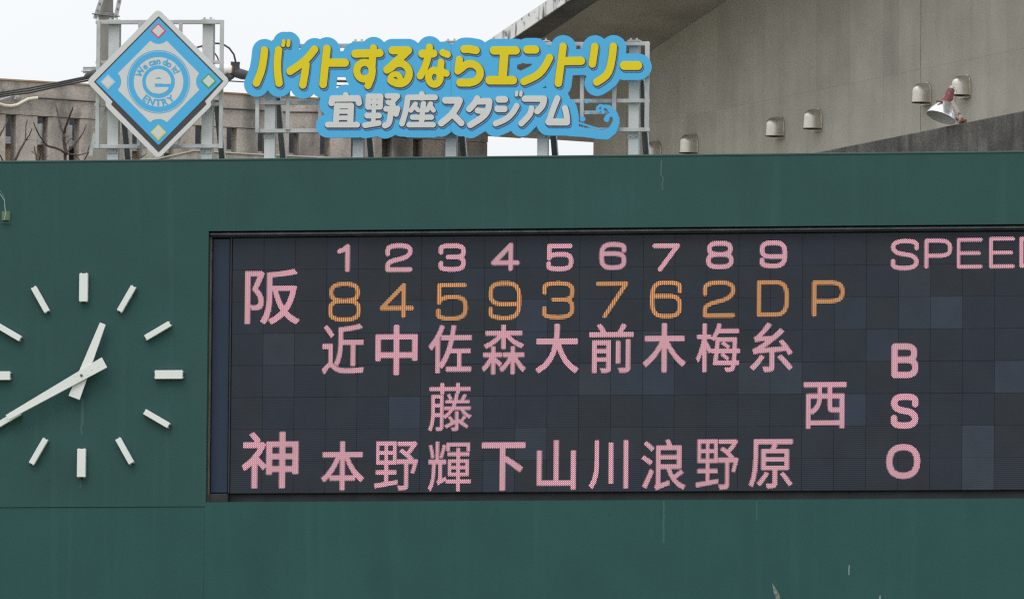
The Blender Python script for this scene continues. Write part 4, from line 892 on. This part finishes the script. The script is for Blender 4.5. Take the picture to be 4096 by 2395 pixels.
mb = MB(); mb.tube([po(1912, 605, -.1), po(1935, 602, -.1), po(1985, 612, -.1), po(2040, 628, -.1), po(2110, 642, -.1)], [.035, .052, .06, .062, .05], 12); mb.build('body', M_rubber, cn)
mb = MB(); mb.tube([po(1985, 610, -.1), po(1982, 570, -.1), po(1980, 545, -.1), po(1981, 522, -.1)], [.062, .05, .055, .058], 12); mb.build('branch', M_rubber, cn)
mb = MB(); mb.tube([po(1905, 620, -.12), po(1935, 660, -.12), po(1960, 640, -.12)], [.04, .05, .03], 10); mb.build('lug', M_rubber, cn)
mb = MB(); mb.tube([po(x, y, -.1) for x, y in ((1655, 402), (1720, 385), (1800, 366), (1870, 370), (1930, 408), (1968, 460), (1984, 525))], .0115, 8); tag(mb.build('jumper_cable', M_cable), 'black jumper cable arching out of the connector branch', 'cable')
mb = MB(); mb.tube([po(x, y, -.05) for x, y in ((1700, 405), (1760, 420), (1800, 440), (1828, 480), (1845, 530))], .009, 8); tag(mb.build('jumper_cable', M_cable), 'short black jumper cable curving down by the frame right post', 'cable')
mb = MB(); mb.tube([po(x, y, -.05) for x, y in ((840, 520), (852, 490), (880, 465), (930, 452))], .009, 8); tag(mb.build('jumper_cable', M_cable), 'short black jumper cable curving on the concrete pole side', 'cable')
wp = on_plane(1990, 285, B, NR_)
for i, (x, y, m, r_) in enumerate(((2085, 640, M_cable, .016), (1925, 655, M_cable, .008))):
    a = po(x, y, -.1); mb = MB(); q = [a+(wp-a)*t-UP*(.10*math.sin(math.pi*t)+.04*i) for t in np.linspace(0, 1, 14)]; mb.tube(q, r_, 8)
    tag(mb.build('service_cable', m), ('thick' if i == 0 else 'thin')+' black service cable running from the connector behind the name sign', 'cable')
# cable with pale sleeve along the slotted wall
def wS(px, py, q=.05): return on_plane(px, py, PS+nS*q, nS)
Z4 = lambda x, y: (x/3.876, 280+y/3.876)
slc = empty('wall_cable', tuple(wS(150, 393)), 'black cable with cream sleeve sagging along the slotted wall beam', 'cable')
mb = MB(); mb.tube([wS(*Z4(x, y), .06) for x, y in ((-400, 430), (-150, 480), (0, 525), (70, 550), (170, 560), (270, 540), (350, 495), (430, 455), (510, 440), (583, 436))], .0205, 8); mb.build('sleeve', M_wcable, slc)
mb = MB(); mb.tube([wS(*Z4(x, y), .035) for x, y in ((575, 437), (800, 450), (1000, 465), (1460, 495))]+[wS(x, y, .035) for x, y in ((700, 426), (894, 435), (998, 439.5), (1140, 449), (1273, 450), (1600, 470))], .011, 6); mb.build('core', M_cable, slc)
mb = MB(); mb.tube([wS(*Z4(x, y), .08) for x, y in ((-300, 520), (0, 465), (120, 430), (190, 405))], .012, 6); mb.tube([wS(*Z4(x, y), .06) for x, y in ((180, 410), (215, 398), (240, 420), (225, 455))], .016, 8); mb.lathe(wS(*Z4(240, 420), 0.0), nS, [(0, .05), (.03, .05), (.05, .03), (.06, 0)], 12); tag(mb.build('wire_anchor', M_galv), 'pale steel guy wire fixed to a round anchor on slotted wall', 'anchor')

# ------------------------------------------------------------------ bare trees
dT = 126.0
def tp_(x, y, off): return at_dist(*Z4(x, y), dT+off)
kT = dT/FOC/3.876
def make_tree(label, base, branches):
    c = tp_(*base, 0); root = empty('bare_tree', (c[0], c[1], BANK), label, 'tree', 'bare budding trees behind the scoreboard')
    mb = MB(); mb.tube([(c[0]-.05, c[1]+.05, BANK-.1), (c[0]+.03, c[1], BANK+1.5), tuple(c)], [.07, .055, base_r(base)], 10); mb.build('trunk', M_bark, root)
    for off, r0, r1, pts in branches:
        mb = MB(); n = len(pts); P_ = []; R = []
        for i in range(n-1):
            for t in np.linspace(0, 1, 5)[:-1]:
                x = pts[i][0]+(pts[i+1][0]-pts[i][0])*t; y = pts[i][1]+(pts[i+1][1]-pts[i][1])*t; f = (i+t)/(n-1)
                P_.append(tp_(x+rng.normal(0, 2.0), y+rng.normal(0, 2.0), off*f)); R.append((r0+(r1-r0)*f)*kT*1.35*rng.uniform(.88, 1.15))
        P_.append(tp_(*pts[-1], off)); R.append(r1*kT*.7); mb.tube(P_, R, 7)
        if n > 2:
            for q in range(len(P_)//3, len(P_)):       # buds
                for e in range(2):
                    d = rng.normal(0, 1, 3); d[2] = abs(d[2])+.4; d /= np.linalg.norm(d); b0 = P_[q]; ln = rng.uniform(9, 15)*kT
                    mb.tube([b0, b0+d*ln*.6, b0+d*ln], [r1*kT*.7, r1*kT*1.0, r1*kT*.2], 5)
        mb.build('branch', M_bark, root)
def base_r(b): return b[2]*kT if len(b) > 2 else 20*kT
def make_tree2(label, base, r, br):
    global base_r
    base_r = lambda b: r*kT
    make_tree(label, base, br)
make_tree2('bare tree with forked upright twigs left of the diamond sign', (1010, 1330), 24,
 [(.15, 22, 17, [(1010, 1330), (1018, 1265), (996, 1150), (988, 1050), (990, 970)]), (.3, 16, 6, [(990, 975), (940, 895), (925, 800), (900, 690), (880, 600), (865, 555)]), (-.3, 17, 6, [(990, 975), (1020, 880), (1060, 760), (1100, 670), (1132, 575)]),
  (-.5, 16, 6, [(1020, 1290), (940, 1245), (840, 1205), (740, 1180), (690, 1130), (620, 1030), (560, 910), (520, 810)]), (.2, 7, 4, [(700, 1165), (665, 1150), (635, 1122)]), (.4, 13, 5, [(1030, 1285), (1120, 1190), (1200, 1110), (1270, 1010), (1320, 900), (1338, 850)]),
  (-.3, 10, 4, [(1040, 1300), (1130, 1310), (1210, 1325), (1290, 1300), (1400, 1275)]), (.2, 7, 3, [(1025, 1160), (1080, 1080), (1145, 1045)]), (.1, 6, 3, [(1005, 1060), (1068, 1012)]), (.1, 6, 3, [(990, 1075), (948, 1050)]),
  (.2, 7, 3, [(1160, 1312), (1205, 1370), (1245, 1405)]), (-.2, 7, 4, [(1300, 1410), (1355, 1310), (1365, 1240), (1385, 1185)]), (.1, 6, 3, [(1140, 1310), (1160, 1260), (1150, 1205)])])
make_tree2('bare tree with buds at the far end of slotted wall', (215, 1440), 17,
 [(.2, 16, 10, [(215, 1440), (300, 1260), (370, 1140), (400, 1085)]), (.2, 9, 5, [(400, 1085), (396, 950), (405, 860), (422, 768)]), (-.2, 8, 4, [(400, 1095), (460, 1000), (495, 910)]), (.1, 6, 4, [(405, 1088), (468, 1076)]), (.1, 5, 3, [(400, 1085), (362, 1074)]),
  (-.3, 12, 5, [(120, 1500), (40, 1400), (0, 1320), (-60, 1250)]), (.4, 12, 5, [(-120, 1300), (0, 1010), (60, 900), (95, 830), (120, 750)]), (.3, 6, 4, [(60, 900), (90, 860), (100, 740)]), (.2, 5, 3, [(-60, 400), (10, 355), (55, 315), (70, 310)]), (.1, 5, 3, [(-40, 1125), (35, 1120)])])
make_tree2('small bare sapling with upright budded twigs in front of slots', (585, 1460), 12,
 [(.1, 10, 6, [(580, 1450), (562, 1380), (560, 1310), (540, 1250), (535, 1188)]), (.2, 6, 4, [(556, 1315), (520, 1285), (490, 1262)]), (-.2, 8, 5, [(600, 1440), (625, 1320), (645, 1240), (662, 1160)]), (.2, 6, 3, [(625, 1410), (690, 1370), (735, 1345)]), (.1, 5, 3, [(562, 1330), (580, 1290)]), (.3, 5, 4, [(670, 1100), (690, 1010), (705, 955)])])
make_tree2('bare tree with short twigs under the diamond sign', (2080, 1440), 12,
 [(.1, 9, 5, [(1960, 1420), (2010, 1370), (2060, 1340), (2115, 1310)]), (.2, 8, 4, [(1950, 1260), (2000, 1230), (2100, 1155)]), (.1, 8, 4, [(2080, 1430), (2170, 1370), (2230, 1330), (2270, 1300)]), (.2, 7, 4, [(2080, 1440), (1990, 1380), (1950, 1260)])])
